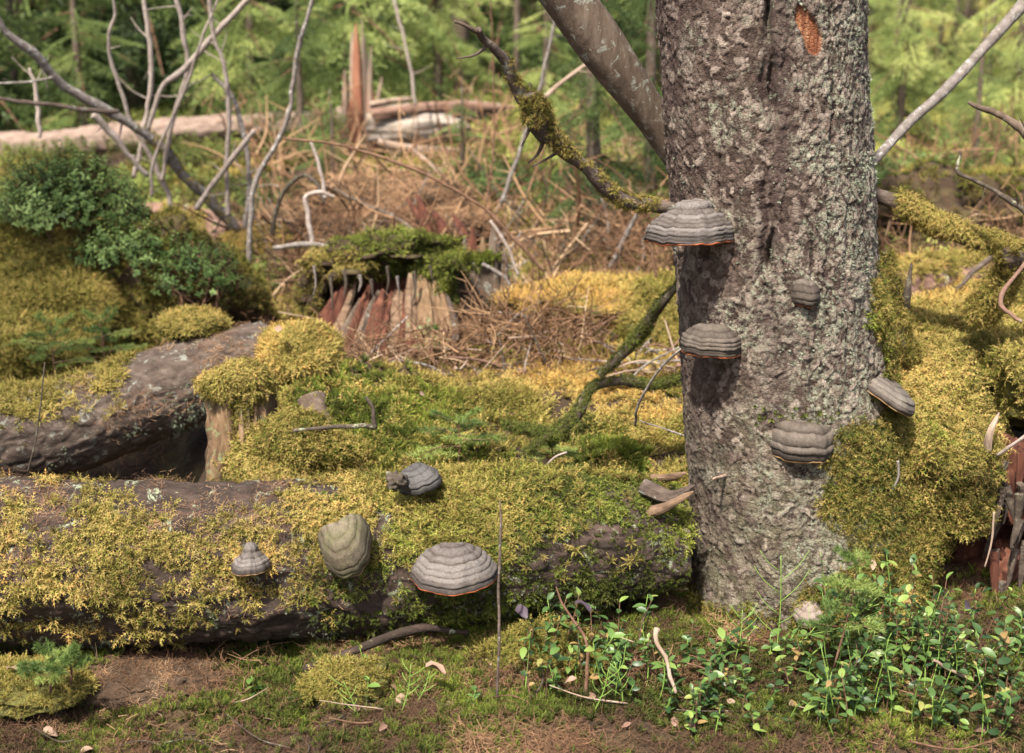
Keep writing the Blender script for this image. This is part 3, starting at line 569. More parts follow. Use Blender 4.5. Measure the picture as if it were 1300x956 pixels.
def conk(px, py, d, W, Hh, D, prof, ridges, mat, rim, label, roll=0., yaw=0., pitch=0., seed=0, rimw=.05, amp=.035, skew=0., und=.06):
    """W, Hh in photo px at depth d; prof: list (u radius 0..1, z 0..1); placed with the middle of its lower edge at (px,py)"""
    r = np.random.default_rng(seed); nu, na = 96, 110; Wm, Hm = S(W, d) / 2, S(Hh, d)
    pu = np.array(prof, float); L = np.r_[0, np.cumsum(np.hypot(np.diff(pu[:, 0]) * 1.2, np.diff(pu[:, 1])))]; L /= L[-1]; s = np.linspace(0, 1, nu)
    rr = np.interp(s, L, pu[:, 0]); zz = np.interp(s, L, pu[:, 1]); ker = np.hanning(9); ker /= ker.sum()
    rr[4:-4] = np.convolve(rr, ker, 'same')[4:-4]; zz[4:-4] = np.convolve(zz, ker, 'same')[4:-4]
    a = np.radians(np.linspace(-97, 97, na)); Sg, Ag = np.meshgrid(s, a, indexing='ij')
    pn = np.stack([np.sin(Ag).ravel() * 1.3 + seed, np.cos(Ag).ravel() * 1.3, Sg.ravel() * .6], -1)
    edge = np.array(ridges); wob = .026 * fbm(pn, 1.3, 3, seed).reshape(Sg.shape); sg = Sg + wob
    k = np.clip(np.searchsorted(edge, sg.ravel()).reshape(Sg.shape), 1, len(edge) - 1); f = np.clip((sg - edge[k - 1]) / (edge[k] - edge[k - 1]), 0, 1)
    bulge = np.sqrt(np.clip(1 - (2 * f - 1) ** 2, 0, 1)); am = amp * (.25 + 1.35 * hsh(k, k * 0, k * 0, seed)) * (.75 + .5 * fbm(pn, 1.5, 2, seed + 8).reshape(Sg.shape)) * np.clip(Sg * 4, 0, 1)
    nr = np.gradient(zz), -np.gradient(rr); ln = np.hypot(*nr) + 1e-9; ox = -(nr[0] / ln)[:, None]; oz = -(nr[1] / ln)[:, None]
    fine = .020 * fbm(pn, 3, 3, seed + 3).reshape(Sg.shape)
    dsp = am * bulge * 1.0 + fine * np.clip(Sg * 3, 0, 1)
    rad = rr[:, None] + ox * dsp; z = zz[:, None] + oz * dsp
    lob = 1 + .06 * fbm(np.stack([np.sin(Ag[0]) * 2, np.cos(Ag[0]) * 2, a * 0 + seed], -1), 1.2, 2, seed)
    X = rad * np.sin(Ag) * Wm * lob + skew * z * Wm; Y = -rad * np.cos(Ag) * D * lob; Zv = z * Hm + .03 * Hm * np.sin(Ag * 2 + seed) + .045 * Hm * fbm(np.stack([np.sin(Ag).ravel() * 2.2, np.cos(Ag).ravel() * 2.2, 0 * Ag.ravel() + seed], -1), 1.3, 3, seed + 40).reshape(Ag.shape) * np.clip(Sg * 2, 0, 1)
    band = hsh(k, k * 0 + 3, k * 0, seed) * .45 + .55 * bulge ** .6 - .02 + .12 * fbm(pn * (1, 1, 6), 2, 3, seed + 31).reshape(Sg.shape)
    q = math.floor; V = np.stack([X, Y, Zv], -1).reshape(-1, 3); i = np.arange(nu - 1)[:, None] * na; j = np.arange(na - 1)[None]
    Q = np.stack([i + j, i + na + j, i + na + j + 1, i + j + 1], -1).reshape(-1, 4)
    M = Matrix.Rotation(roll, 3, 'Y') @ Matrix.Rotation(yaw, 3, 'Z') @ Matrix.Rotation(pitch, 3, 'X'); Mn = np.array(M); o = P(px, py, d)
    T_ = lambda v: v @ Mn.T + o
    nr_ = int(nu * rimw) + 1
    root = thing('bracket_fungus', o, label, 'bracket fungus', None)
    last = V[-na:]                      # rim, then under
    solid('cap', T_(V), Q, mat, root, attrs=dict(u=Sg.ravel(), zone=band.ravel()))
    e0 = last; rw = []
    for kk, (sc_, dz) in enumerate(((1.0, .0), (1.008, -.025), (.985, -.055), (.95, -.06), (.92, -.045))): rw.append(e0 * (sc_, sc_, 1) + (0, 0, dz * (Hm * .7 + .012)))
    rv = np.vstack(rw); i = np.arange(4)[:, None] * na; rq = np.stack([i + j, i + na + j, i + na + j + 1, i + j + 1], -1).reshape(-1, 4); solid('growing_margin', T_(rv), rq, rim, root)
    pv = [rw[-1]]
    for sc_ in (.75, .5, .25, .0): pv.append(e0 * (sc_, sc_, 1) + (0, 0, -(.045 - und * (1 - sc_)) * (Hm * .7 + .012)))
    solid('pore_surface', T_(np.vstack(pv)), rq, PORE, root)
    return root
DOME = [(.0, 1.0), (.22, .99), (.34, .9), (.42, .78), (.66, .62), (.86, .42), (.95, .22), (1.0, .02)]
conk(874, 303, 2.375, 111, 49, .085, [(0, 1), (.26, .98), (.36, .90), (.42, .78), (.62, .66), (.84, .48), (.95, .27), (1, .02)], (0, .22, .35, .5, .6, .69, .77, .84, .9, .96, 1.0), CM['a'], RIM_O,
     'large grey banded bracket with thin orange edge, topmost on the spruce trunk', seed=1, amp=.045, skew=.10)
conk(903, 444, 2.37, 76, 34, .075, [(0, 1), (.4, .98), (.7, .85), (.9, .64), (.98, .45), (.97, .3), (.97, .02)], (0, .45, .62, .72, .8, .88, .94, 1.0), CM['b'], RIM_O,
     'brown grey bracket at the left edge of the spruce trunk, below the largest trunk bracket', seed=2, amp=.06)
conk(1018, 384, 2.335, 40, 33, .05, [(0, 1), (.45, .97), (.75, .8), (.95, .52), (1, .3), (.92, .1), (.8, .0)], (0, .3, .5, .68, .84, 1.0), CM['b'], RIM_O,
     'smallest dark hoof shaped bracket in the middle of the spruce trunk', seed=3, amp=.05)
conk(1015, 573, 2.335, 83, 50, .07, [(0, 1), (.4, .98), (.78, .82), (.95, .62), (.97, .42), (1.0, .24), (.95, .02)], (0, .16, .36, .6, .8, .9, 1.0), CM['b'], RIM_T,
     'thick brown bracket with deep rolls and a moss cap, lowest big one on the spruce', seed=4, amp=.085)
conk(1113, 500, 2.40, 92, 25, .09, [(0, 1), (.3, .95), (.6, .8), (.86, .58), (.98, .3), (.97, .02)], (0, .3, .5, .7, .86, 1.0), conk_mat('pale_brown_cap', (.10, .082, .066), (.03, .022, .016), (.17, .148, .122)), RIM_T,
     'tilted bracket jutting off the right side of the spruce trunk like a shelf', roll=R(31), yaw=R(22), seed=5, amp=.04)
conk(1026, 783, 2.28, 44, 27, .045, [(0, 1), (.3, .96), (.5, .8), (.6, .62), (.9, .45), (1, .2), (.96, 0)], (0, .3, .55, .8, 1.0), conk_mat('pale_cap', (.22, .17, .14), (.13, .1, .075), (.30, .25, .21)), RIM_T,
     'pale lumpy young bracket at the foot of the spruce behind the sapling', seed=6, amp=.08)

# brackets on the front log
conk(320, 716, 2.225, 52, 30, .055, [(0, 1.05), (.22, 1), (.34, .86), (.38, .66), (.55, .52), (.82, .34), (.98, .12), (1, .0)], (0, .35, .55, .68, .8, .9, 1.0), CM['a'], RIM_T,
     'small bell shaped grey bracket with pale rim, leftmost on the front log', seed=7, amp=.035)
conk(576, 727, 2.21, 117, 44, .085, [(0, 1), (.28, .98), (.42, .9), (.6, .74), (.78, .5), (.91, .26), (1, .0)], (0, .2, .38, .52, .64, .74, .83, .91, 1.0), CM['a'], RIM_O,
     'widest grey bracket with bright orange red edge on the front log', roll=R(-2), pitch=R(4), seed=8, amp=.045)
conk(441, 690, 2.225, 70, 50, .075, [(0, 1), (.3, 1), (.6, .93), (.85, .72), (.97, .42), (1, .2), (.97, .0)], (0, .3, .5, .8, .9, 1.0), CM['g'], RIM_T,
     'tilted bracket furred with green algae, between the bell and the orange edged one', roll=R(-27), pitch=R(36), seed=9, amp=.035, skew=.3)
lump = conk(530, 614, 2.33, 54, 26, .075, [(0, 1), (.4, .95), (.75, .7), (.96, .35), (1, .0)], (0, .3, .5, .7, .85, 1.0), CM['d'], CM['d'],
     'dark slate grey bracket half sunk in moss on top of the front log', roll=R(-22), yaw=R(28), seed=10, amp=.06)
V, Q = blob('', P(503, 611, 2.27), (S(13, 2.3), S(12, 2.3), S(11, 2.3)), None, 71, .5, 40, 5); solid('woody_lump', V, Q, TW_DARK, lump)

# ------------------------------------------------------------------ logs
def log(name, label, cat, pts, rads, mat, nx=260, seg=150, dp=.006, seed=0, knots=0, ref=(0, 0, 1), crack=.004):
    def fn(A, TT, V, rr):
        q = V.reshape(-1, 3); L = TT.ravel() * 3
        s = np.stack([np.cos(A.ravel()) * 1.0, np.sin(A.ravel()), L], -1)
        h = dp * fbm(q, 9, 3, seed) + dp * .6 * fbm(q, 35, 3, seed + 2) + dp * 1.2 * fbm(s * (1, 1, .8), 2, 2, seed + 5)
        f1, f2, cid, du, dv = voro(A.ravel() / (2 * np.pi) * seg * .14 + .3 * fbm(q, 20, 2, seed), TT.ravel() * nx * .06 + .3 * fbm(q, 20, 2, seed + 1), seed)
        h += crack * np.clip((f2 - f1) / .25, 0, 1) * (.4 + cid)
        return h.reshape(A.shape)
    V, fs, A, T = tube(pts, rads, nx, seg, ref, fn=fn, cap_in=.03)
    root = thing(name, np.mean(pts, 0) - (0, 0, max(rads)), label, cat); solid('bark', V, fs, mat, root)
    return root, V, fs
l1p = [P(-420, 722, 2.33), P(-60, 712, 2.34), P(150, 712, 2.35), P(320, 710, 2.36), P(500, 703, 2.37), P(640, 694, 2.38), P(760, 684, 2.40), P(862, 684, 2.42)]
l1r = [S(x, 2.35) for x in (104, 103, 104, 103, 98, 93, 82, 64)]
flog, LV, LF = log('fallen_log', 'long moss covered front log lying against the spruce, with four bracket fungi', 'log', l1p, l1r, BK_LOG, 620, 230, .007, 1)
def lmask(p, nn):
    X = pxof(p); up = nn[:, 2]; fr = fbm(p, 6, 4, 31); fr2 = fbm(p, 22, 3, 33)
    face = -nn[:, 1]
    band = np.exp(-((up - .30) / .42) ** 2)                  # moss band on the face
    m = np.where(X < 430, band * 1.15 + .25 * (up > .85), .55 + .6 * up)
    m = np.where((X > 640), .36 + .55 * up - .25 * np.exp(-((X - 800) / 50) ** 2) * (np.abs(up - .3) < .3), m)
    thr = m + .55 * fr + .45 * fr2
    return np.clip((thr - .52) * 1.8, 0, 1) * (up > np.where(X < 430, -.22, -.42) + .18 * fr) * .95
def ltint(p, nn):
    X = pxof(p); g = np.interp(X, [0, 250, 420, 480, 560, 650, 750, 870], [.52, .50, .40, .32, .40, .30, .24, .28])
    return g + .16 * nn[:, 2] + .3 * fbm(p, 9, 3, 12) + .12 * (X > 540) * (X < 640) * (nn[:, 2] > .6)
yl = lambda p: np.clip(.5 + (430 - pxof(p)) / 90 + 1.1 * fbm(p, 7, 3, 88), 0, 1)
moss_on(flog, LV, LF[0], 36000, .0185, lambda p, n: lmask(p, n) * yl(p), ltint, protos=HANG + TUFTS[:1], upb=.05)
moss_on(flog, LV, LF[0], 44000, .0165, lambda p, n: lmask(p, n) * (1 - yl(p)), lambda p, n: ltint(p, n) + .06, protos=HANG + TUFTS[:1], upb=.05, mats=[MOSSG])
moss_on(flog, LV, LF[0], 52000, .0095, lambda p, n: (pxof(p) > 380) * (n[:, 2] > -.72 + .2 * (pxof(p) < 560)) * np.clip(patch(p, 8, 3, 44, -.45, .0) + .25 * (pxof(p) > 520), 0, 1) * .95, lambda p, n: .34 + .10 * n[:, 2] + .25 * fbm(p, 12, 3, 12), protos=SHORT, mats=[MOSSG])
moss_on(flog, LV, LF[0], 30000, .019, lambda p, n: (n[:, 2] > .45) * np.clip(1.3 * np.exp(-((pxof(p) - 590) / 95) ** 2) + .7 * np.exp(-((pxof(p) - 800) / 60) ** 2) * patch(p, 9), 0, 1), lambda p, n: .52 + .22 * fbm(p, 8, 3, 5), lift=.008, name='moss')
moss_on(flog, LV, LF[0], 16000, .025, lambda p, n: (n[:, 2] > .35) * patch(p, 7, 3, 19, -.2, .2) * (pxof(p) < 470), lambda p, n: .42 + .4 * fbm(p, 25, 2, 3), 'needle_litter', LITTER, [DRYN], lift=.002, flat=.6, upb=1)
moss_on(flog, LV, LF[0], 16000, .006, lambda p, n: (n[:, 2] < .1) * patch(p, 12, 4, 25, .1, .4) * .9, lambda p, n: .35 + .3 * fbm(p, 30, 2, 5), 'lichen', SHORT, [LICH])

# splinters at the broken right end
def shard(pts, w0, w1, th, mat, parent, name='splinter', seed=0, tip=True):
    """flattened, split and pointed stave of wood along pts"""
    r = np.random.default_rng(seed + 900); ph = r.uniform(0, 6.28); ws = np.linspace(w0, w1, 7); ws[-1] *= .25; ws[-2] *= .8; c_, _ = interp_path(pts, np.ones(len(pts)), 7)
    fl = r.uniform(.4, .75); g = r.uniform(0, 6.28, 4)
    def fn(A, TT, V, rr):
        q = np.stack([np.cos(A).ravel() * 1.6, np.sin(A).ravel() * 1.6, TT.ravel() * 1.3 + seed], -1)
        k = fl + (1 - fl) * np.abs(np.cos(A + ph)) + .22 * vnoise(q, seed).reshape(A.shape) + .20 * vnoise(q * (3.5, 3.5, 2.5), seed + 3).reshape(A.shape) + .35 * np.clip(TT - .75, 0, 1) * np.sin(A * 3 + g[0])
        return rr * (k - 1)
    V, fs, A, T = tube(c_, ws, 22, 11, (0, -1, .01), fn=fn, cap_in=-.0)
    return solid(name, V, fs, mat, parent, smooth=False)
for a in (((815, 618, 2.36), (850, 630, 2.33), (882, 616, 2.3), 11, 5), ((822, 652, 2.34), (850, 642, 2.31), (880, 624, 2.3), 8, 4), ((835, 690, 2.40), (856, 690, 2.35), (874, 696, 2.32), 10, 7), ((828, 708, 2.38), (856, 710, 2.34), (878, 712, 2.33), 7, 4),
          ((832, 728, 2.40), (856, 730, 2.36), (870, 734, 2.34), 9, 5), ((835, 668, 2.40), (858, 670, 2.36), (876, 676, 2.33), 8, 5), ((838, 656, 2.42), (856, 655, 2.38), (878, 652, 2.35), 6, 4), ((845, 720, 2.42), (862, 722, 2.38), (880, 724, 2.36), 5, 3), ((835, 744, 2.42), (858, 745, 2.38), (874, 748, 2.36), 7, 4), ((830, 608, 2.44), (852, 606, 2.40), (872, 600, 2.38), 8, 4)):
    shard([P(*a[0]), P(*a[1]), P(*a[2])], S(a[3], 2.36), S(a[4], 2.36), 0, random.choice((WD_TAN, WD_DARK, BK_MID)), flog, seed=a[0][1])

l2p = [P(-330, 640, 2.75), P(-40, 566, 2.95), P(90, 540, 3.05), P(190, 503, 3.13), P(270, 478, 3.2), P(345, 452, 3.28)]
mlog, MV, MF = log('fallen_log', 'bare reddish brown log slanting up to the small mossy stump, behind the front log', 'log', l2p, [S(x, 3.05) for x in (62, 60, 60, 58, 55, 48)], BK_MID, 300, 170, .0035, 5)
moss_on(mlog, MV, MF[0], 16000, .018, lambda p, n: (n[:, 2] > .62) * (p[:, 0] < P(170, 500, 3.1)[0]) * patch(p, 6, 3, 5, -.5, 0), lambda p, n: .62 + .2 * fbm(p, 8, 3, 5))
moss_on(mlog, MV, MF[0], 14000, .030, lambda p, n: (n[:, 2] > .1) * patch(p, 7, 3, 29, -.1, .3) * .6, lambda p, n: .42 + .4 * fbm(p, 25, 2, 3), 'needle_litter', LITTER, [DRYN], lift=.002, flat=.6, upb=1)
moss_on(mlog, MV, MF[0], 9000, .008, lambda p, n: (n[:, 2] < .35) * patch(p, 9, 4, 25, .1, .4), lambda p, n: .35 + .3 * fbm(p, 30, 2, 5), 'lichen', SHORT, [LICH])

def mound(name, label, cat, px, py, d, rx, ry, rz, mat=None, n=9000, size=.025, tint=.5, seed=0, m=None, dp=.3, protos=TUFTS, kind=None, hang=.1, tv=.22):
    """centre at pixel, radii in metres; moss child on it"""
    c = P(px, py, d); V, Q = blob(name, c, (rx, ry, rz), None, seed, dp, 90); root = thing(name, c - (0, 0, rz), label, cat)
    if kind: root['kind'] = kind
    solid('core', V, Q, mat or MOSSBED, root)
    if n and tint < .37 and protos is not LITTER: moss_on(root, V, Q, n // 2, size * .9, lambda p, nn: (nn[:, 2] > -.35) * (nn[:, 1] < .5) * patch(p, 8, 3, seed + 50, -.1, .2), lambda p, nn: tint + .1 + tv * fbm(p, 5, 3, seed + 3), protos=SHORT, mats=[MOSSG])
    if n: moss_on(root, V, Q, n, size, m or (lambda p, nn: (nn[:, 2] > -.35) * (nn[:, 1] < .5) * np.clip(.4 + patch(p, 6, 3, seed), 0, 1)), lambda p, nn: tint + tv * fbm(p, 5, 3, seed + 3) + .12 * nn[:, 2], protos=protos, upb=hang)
    return root, V, Q
moundlab = lambda s: s
mound('moss_hummock', 'bright green moss cushion resting on the bare log, left of the small stump', 'moss cushion', 243, 415, 3.24, .085, .08, .035, n=3200, size=.018, tint=.52, seed=1, dp=.15)
mound('moss_hummock', 'tall yellow moss hump capping the left end of the mossy bank', 'moss cushion', 382, 452, 3.14, .085, .12, .07, n=4500, size=.022, tint=.62, seed=2, dp=.2)
# small stump in front of the bare log
st = thing('rotten_stump', P(300, 600, 2.72), 'small rotten stump with pale fibrous wood and a shaggy moss cap, left of centre', 'stump')
V, fs, A, T = tube([P(314, 640, 2.77), P(310, 560, 2.77), P(304, 488, 2.79)], [S(54, 2.8), S(45, 2.8), S(38, 2.8)], 90, 120, (0, -1, 0), seed=4, fn=lambda A, TT, V, rr: .016 * (fbm(np.stack([np.cos(A).ravel() * 9, np.sin(A).ravel() * 9, TT.ravel() * 1.3], -1), 1.8, 4, 4) - np.abs(fbm(np.stack([np.cos(A).ravel() * 6, np.sin(A).ravel() * 6, TT.ravel() * .8], -1), 1.8, 2, 14))).reshape(A.shape)); solid('core', V, fs, WD_TAN, st)
moss_on(st, V, fs[0], 5000, .016, lambda p, n: np.clip((pxof(p) - 285) / 30, 0, 1) * patch(p, 12, 3, 3, -.4, .1), lambda p, n: .33 + .2 * fbm(p, 9, 3, 5), protos=HANG, upb=0)
V, Q = blob('', P(302, 488, 2.77), (S(40, 2.77), .06, S(18, 2.77)), None, 6, .3, 80); solid('moss_cap', V, Q, MOSSBED, st)
moss_on(st, V, Q, 3200, .019, lambda p, n: (n[:, 2] > -.6) * 1., lambda p, n: .45 + .25 * fbm(p, 9, 3, 5) + .12 * n[:, 2], protos=HANG, upb=0)
mound('mossy_hummock', 'brownish moss mass spreading over rubble at the right foot of the small stump', 'moss cushion', 375, 590, 2.72, .12, .08, .10, n=6500, size=.022, tint=.33, seed=5, dp=.35, protos=HANG)
g = thing('wood_stub', P(405, 590, 2.78), 'grey lichen spotted wood stub poking from under the yellow moss', 'wood stub')
V, fs, A, T = tube([P(436, 600, 2.78), P(412, 555, 2.84), P(396, 505, 2.9)], [S(24, 2.8), S(23, 2.8), S(19, 2.8)], 30, 30, None, disp=.008, dsc=16, seed=8); solid('wood', V, fs, BK_GREY, g)

# mossy log running away on the right and its rotten end
rp = [P(1182, 650, 2.38), P(1172, 610, 2.5), P(1176, 540, 2.75), P(1195, 480, 3.05), P(1230, 432, 3.5)]
rlog, RV, RF = log('mossy_log', 'thick log buried in hanging moss, running back from beside the spruce foot', 'log', rp, [.085, .125, .135, .135, .13], MOSSBED, 160, 130, .022, 9)
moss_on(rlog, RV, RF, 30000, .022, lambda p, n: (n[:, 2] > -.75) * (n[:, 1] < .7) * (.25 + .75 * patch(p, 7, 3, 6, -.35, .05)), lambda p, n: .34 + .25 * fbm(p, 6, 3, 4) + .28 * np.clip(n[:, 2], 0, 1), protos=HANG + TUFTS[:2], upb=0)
mound('mossy_hummock', 'moss curtain bulging between the spruce foot and the mossy log', 'moss cushion', 1130, 650, 2.46, .10, .09, .17, n=9000, size=.020, tint=.36, seed=15, dp=.3, protos=HANG, hang=0)
mound('mossy_hummock', 'sunny yellow moss hump on the far end of the mossy log', 'moss cushion', 1225, 420, 3.1, .17, .25, .07, n=9000, size=.022, tint=.55, seed=16, dp=.2)
mound('mossy_hummock', 'golden moss slope at the right edge, above the red rotten wood', 'moss cushion', 1340, 490, 2.85, .19, .25, .12, n=9000, size=.022, tint=.5, seed=17, dp=.25)
rr_ = thing('rotten_wood_heap', P(1300, 760, 2.45), 'dark red rotten wood and roots crumbling at the right edge under the moss', 'rotten wood')
V, Q = blob('', P(1318, 660, 2.62), (.16, .12, .20), None, 20, .6, 90, 7); solid('core', V, Q, WD_RED, rr_)
for k in range(34):
    a = P(random.uniform(1248, 1335), random.uniform(550, 740), random.uniform(2.42, 2.52)); v = np.array((random.uniform(-.03, .03), random.uniform(-.02, .02), random.uniform(-.12, -.05)))
    shard([a, a + v * .5, a + v], .010, .004, 0, random.choice([WD_RED, TW_DARK, BK_MID]), rr_, seed=k)
thing('wood_splinter', P(1262, 570, 2.42), 'short pinkish broken stub sticking up from moss near the right edge', 'wood splinter')
shard([P(1250, 582, 2.42), P(1257, 548, 2.40), P(1268, 524, 2.42)], S(8, 2.4), S(5, 2.4), 0, WD_PALE, bpy.data.objects['wood_splinter'], 'splinter')
# brown log behind on the right
blog, BV, BF = log('fallen_log', 'reddish log with mossy top lying behind the spruce, at the right', 'log', [P(1080, 372, 4.0), P(1180, 362, 4.1), P(1290, 345, 4.2), P(1400, 335, 4.3)], [S(30, 4.1)] * 4, BK_RED, 160, 90, .006, 12)
moss_on(blog, BV, BF[0], 5000, .024, lambda p, n: (n[:, 2] > .55) * 1., lambda p, n: .66 + .15 * fbm(p, 6, 3, 4))
# reddish log middle left
clog, CV, CF = log('fallen_log', 'red brown log with yellow moss saddle, lying below the bare pale saplings', 'log', [P(150, 296, 5.6), P(240, 300, 5.5), P(330, 335, 5.3), P(430, 385, 5.0), P(500, 420, 4.9)], [S(38, 5.4)] * 5, BK_RED, 160, 90, .01, 14)
moss_on(clog, CV, CF[0], 6000, .030, lambda p, n: (n[:, 2] > .35) * patch(p, 3, 3, 8, -.1, .2), lambda p, n: .72 + .15 * fbm(p, 6, 3, 4))
# far logs
flg, fv, ff = log('fallen_log', 'long pale sunlit log lying far back behind the left bush', 'log', [P(-160, 205, 8.2), P(0, 190, 8.2), P(150, 176, 8.2), P(320, 158, 8.3), P(470, 147, 8.3)], [S(22, 8.2), S(19, 8.2), S(17, 8.2), S(13, 8.2), S(11, 8.2)], BK_FAR, 200, 50, .012, 22)
blg = thing('broken_log', P(540, 170, 8), 'hollow grey broken log with jagged end, right of the standing snag', 'log')
V, fs, A, T = tube([P(472, 163, 8.05), P(530, 158, 8), P(572, 154, 8), P(584, 153, 8)], [S(24, 8), S(24, 8), S(23, 8), S(22, 8)], 60, 60, (0, 0, 1), fn=lambda A, TT, V, rr: .016 * fbm(np.stack([np.cos(A).ravel() * 4, np.sin(A).ravel() * 4, TT.ravel() * 2], -1), 1.5, 3, 4).reshape(A.shape), cap_in=.1); V = jag(V, A, T, (1, 0, 0), .12, 3, .7); solid('wood', V, fs, WD_GREY, blg)
shard([P(472, 145, 7.9), P(540, 136, 7.9), P(600, 135, 7.9), P(654, 136, 7.9)], S(7, 8), S(5, 8), 0, BK_RED, blg, 'top_slab', 2)
shard([P(480, 182, 7.85), P(530, 190, 7.85), P(585, 190, 7.8)], S(6, 8), S(4, 8), 0, WD_PALE, blg, 'bottom_slab', 3)
shard([P(470, 133, 7.95), P(500, 128, 7.95), P(528, 124, 7.95)], S(4, 8), S(3, 8), 0, WD_PALE, blg, 'splinter', 3)
shard([P(590, 150, 7.95), P(620, 143, 7.95), P(645, 138, 7.95)], S(9, 8), S(3, 8), 0, BK_GREY, blg, 'splinter', 5)
snag = thing('broken_snag', P(460, 205, 8), 'tall splintered snag of pale and orange wood standing far back', 'snag')
for a, b, w0, w1, m in (((441, 204), (438, 88), 8, 4, WD_PALE), ((452, 206), (452, 30), 9, 5, WD_SNAG), ((461, 206), (459, 24), 6, 2, WD_PALE), ((468, 205), (466, 68), 9, 5, WD_PALE), ((446, 190), (447, 40), 6, 4, WD_PALE), ((472, 200), (471, 58), 3, 2, WD_PALE), ((474, 130), (485, 97), 3, 2, WD_PALE), ((455, 200), (454, 52), 8, 5, WD_SNAG), ((464, 200), (463, 44), 6, 3, WD_PALE), ((449, 205), (450, 110), 9, 6, WD_SNAG), ((471, 206), (470, 100), 7, 5, WD_SNAG), ((436, 150), (437, 92), 3, 1.5, WD_PALE), ((456, 206), (457, 90), 12, 7, WD_TAN)):
    A_, B_ = P(a[0], a[1] + 20, 8), P(b[0], b[1], 8 + random.uniform(-.05, .05)); shard([A_, (A_ + B_) / 2 + (random.uniform(-.01, .01), 0, 0), B_], S(w0, 8), S(w1, 8), 0, m, snag, 'splinter', a[0])

# mounds of the middle distance
mound('moss_hummock', 'big olive moss mound at the left edge under the dark bush', 'moss mound', 40, 400, 4.25, .40, .30, .30, n=26000, size=.03, tint=.42, seed=31, dp=.25, protos=TUFTS)
mound('moss_hummock', 'rounded yellow brown moss lump under the mound at the left edge', 'moss mound', -20, 470, 3.7, .26, .2, .16, n=9000, size=.026, tint=.45, seed=32, dp=.2)
mound('moss_hummock', 'dark rooty mound with trailing shrub leaves, behind the bare log', 'moss mound', 215, 370, 4.3, .27, .25, .24, SOIL, n=9000, size=.026, tint=.22, seed=33, dp=.4)
mound('moss_hummock', 'bright yellow moss lump astride the red brown log', 'moss cushion', 325, 318, 5.25, .14, .12, .09, n=3000, size=.03, tint=.75, seed=34, dp=.2)
mound('root_heap', 'dark rootplate of earth and wood chunks behind the right mossy branch', 'root heap', 1185, 292, 5.0, .36, .25, .17, SOIL, n=3000, size=.03, tint=.3, seed=35, dp=.6)
mound('moss_hummock', 'brown moss topped mound at the far right edge below the dark twigs', 'moss mound', 1300, 255, 5.6, .25, .2, .12, n=4000, size=.03, tint=.55, seed=36, dp=.3)
mound('moss_hummock', 'round golden moss boulder at the right edge under the mossy branch', 'moss mound', 1310, 385, 3.4, .10, .1, .11, n=3500, size=.02, tint=.5, seed=37, dp=.15)
mound('moss_hummock', 'sunlit yellow moss shelf above the brush pile, left of the spruce', 'moss mound', 770, 385, 3.95, .30, .2, .055, n=9000, size=.024, tint=.74, seed=38, dp=.2)
mound('moss_hummock', 'shadowed green gold moss slope beside the spruce at mid height', 'moss mound', 850, 420, 3.8, .16, .16, .14, n=7000, size=.024, tint=.5, seed=39, dp=.25)
mound('brush_mound', 'brown mound of dead spruce twigs behind the red stump', 'brush mound', 470, 285, 5.5, .42, .3, .16, SOIL, n=9000, size=.09, tint=.3, seed=40, dp=.5, protos=LITTER, hang=.6)
for o in [x for x in bpy.data.objects if x.name.startswith('moss.') and x.parent and x.parent.name.startswith('brush_mound')]: o.data.materials.clear(); o.data.materials.append(DRYN); o.name = 'dead_twigs'

# red rotten stump in the middle
cs_ = thing('rotten_stump', P(480, 480, 3.9), 'collapsed stump of red rotten wood under a mossy overhang, centre left', 'stump')
V, Q = blob('', P(478, 395, 4.08), (.17, .11, .17), None, 44, .5, 90, 7); solid('core', V, Q, WD_RED, cs_)
for k in range(24):
    f = k / 23; px = 385 + 170 * f; d = 3.78 + .1 * abs(f - .5); lean = (f - .35) * -34
    shard([P(px - 10, 482 - 5 * random.random(), d - .03), P(px + 12 + lean * -.4, 430, d), P(px + 38 * (1 - f) + 6, 356 + random.uniform(-14, 46), d + .09)], S(random.uniform(8, 16), d), S(random.uniform(5, 10), d), 0, random.choice([WD_RED, WD_RED, WD_DARK, WD_RED, BK_GREY] if f < .75 else [WD_TAN, WD_RED, BK_MID]), cs_, 'wood_slab', k)
for k, (bx, by, bd, b0, b1, b2) in enumerate(((500, 318, 4.02, 58, .12, 19), (434, 338, 3.98, 34, .09, 16), (560, 336, 4.0, 28, .09, 16), (396, 378, 3.95, 15, .06, 26), (560, 372, 3.95, 13, .05, 22))):
    V, Q = blob('', P(bx, by, bd), (S(b0, 4), b1, S(b2, 4)), None, 45 + k, .7, 70, 5); solid('moss_cap', V, Q, SOIL, cs_)
    moss_on(cs_, V, Q, int(60 * b0), .022, lambda p, n: np.clip(.1 + patch(p, 9, 3, 4, -.3, .2), 0, 1), lambda p, n: .36 + .25 * fbm(p, 9, 3, 5) + .18 * n[:, 2], protos=HANG, upb=0, mats=[MOSS if k % 2 else MOSSG])
for k in range(9):
    a = P(400 + k * 18 + random.uniform(-5, 5), 346 + random.uniform(-10, 15), 3.83); l = random.uniform(.04, .12)
    shard([a, a + (.003, 0, -l * .5), a + (random.uniform(-.01, .01), 0, -l)], .006, .002, 0, TW_GREY if k % 3 == 0 else TW_DARK, cs_, 'hanging_root', k)
gs = thing('mossy_stump', P(605, 470, 4.25), 'upright split stump with bright green moss, right of the red rotten stump', 'stump')
V, fs, A, T = tube([P(612, 500, 4.25), P(608, 400, 4.25), P(604, 320, 4.27)], [S(46, 4.25), S(42, 4.25), S(34, 4.25)], 70, 60, (0, -1, 0), disp=.018, dsc=14, seed=14); solid('core', V, fs, BK_GREY, gs)
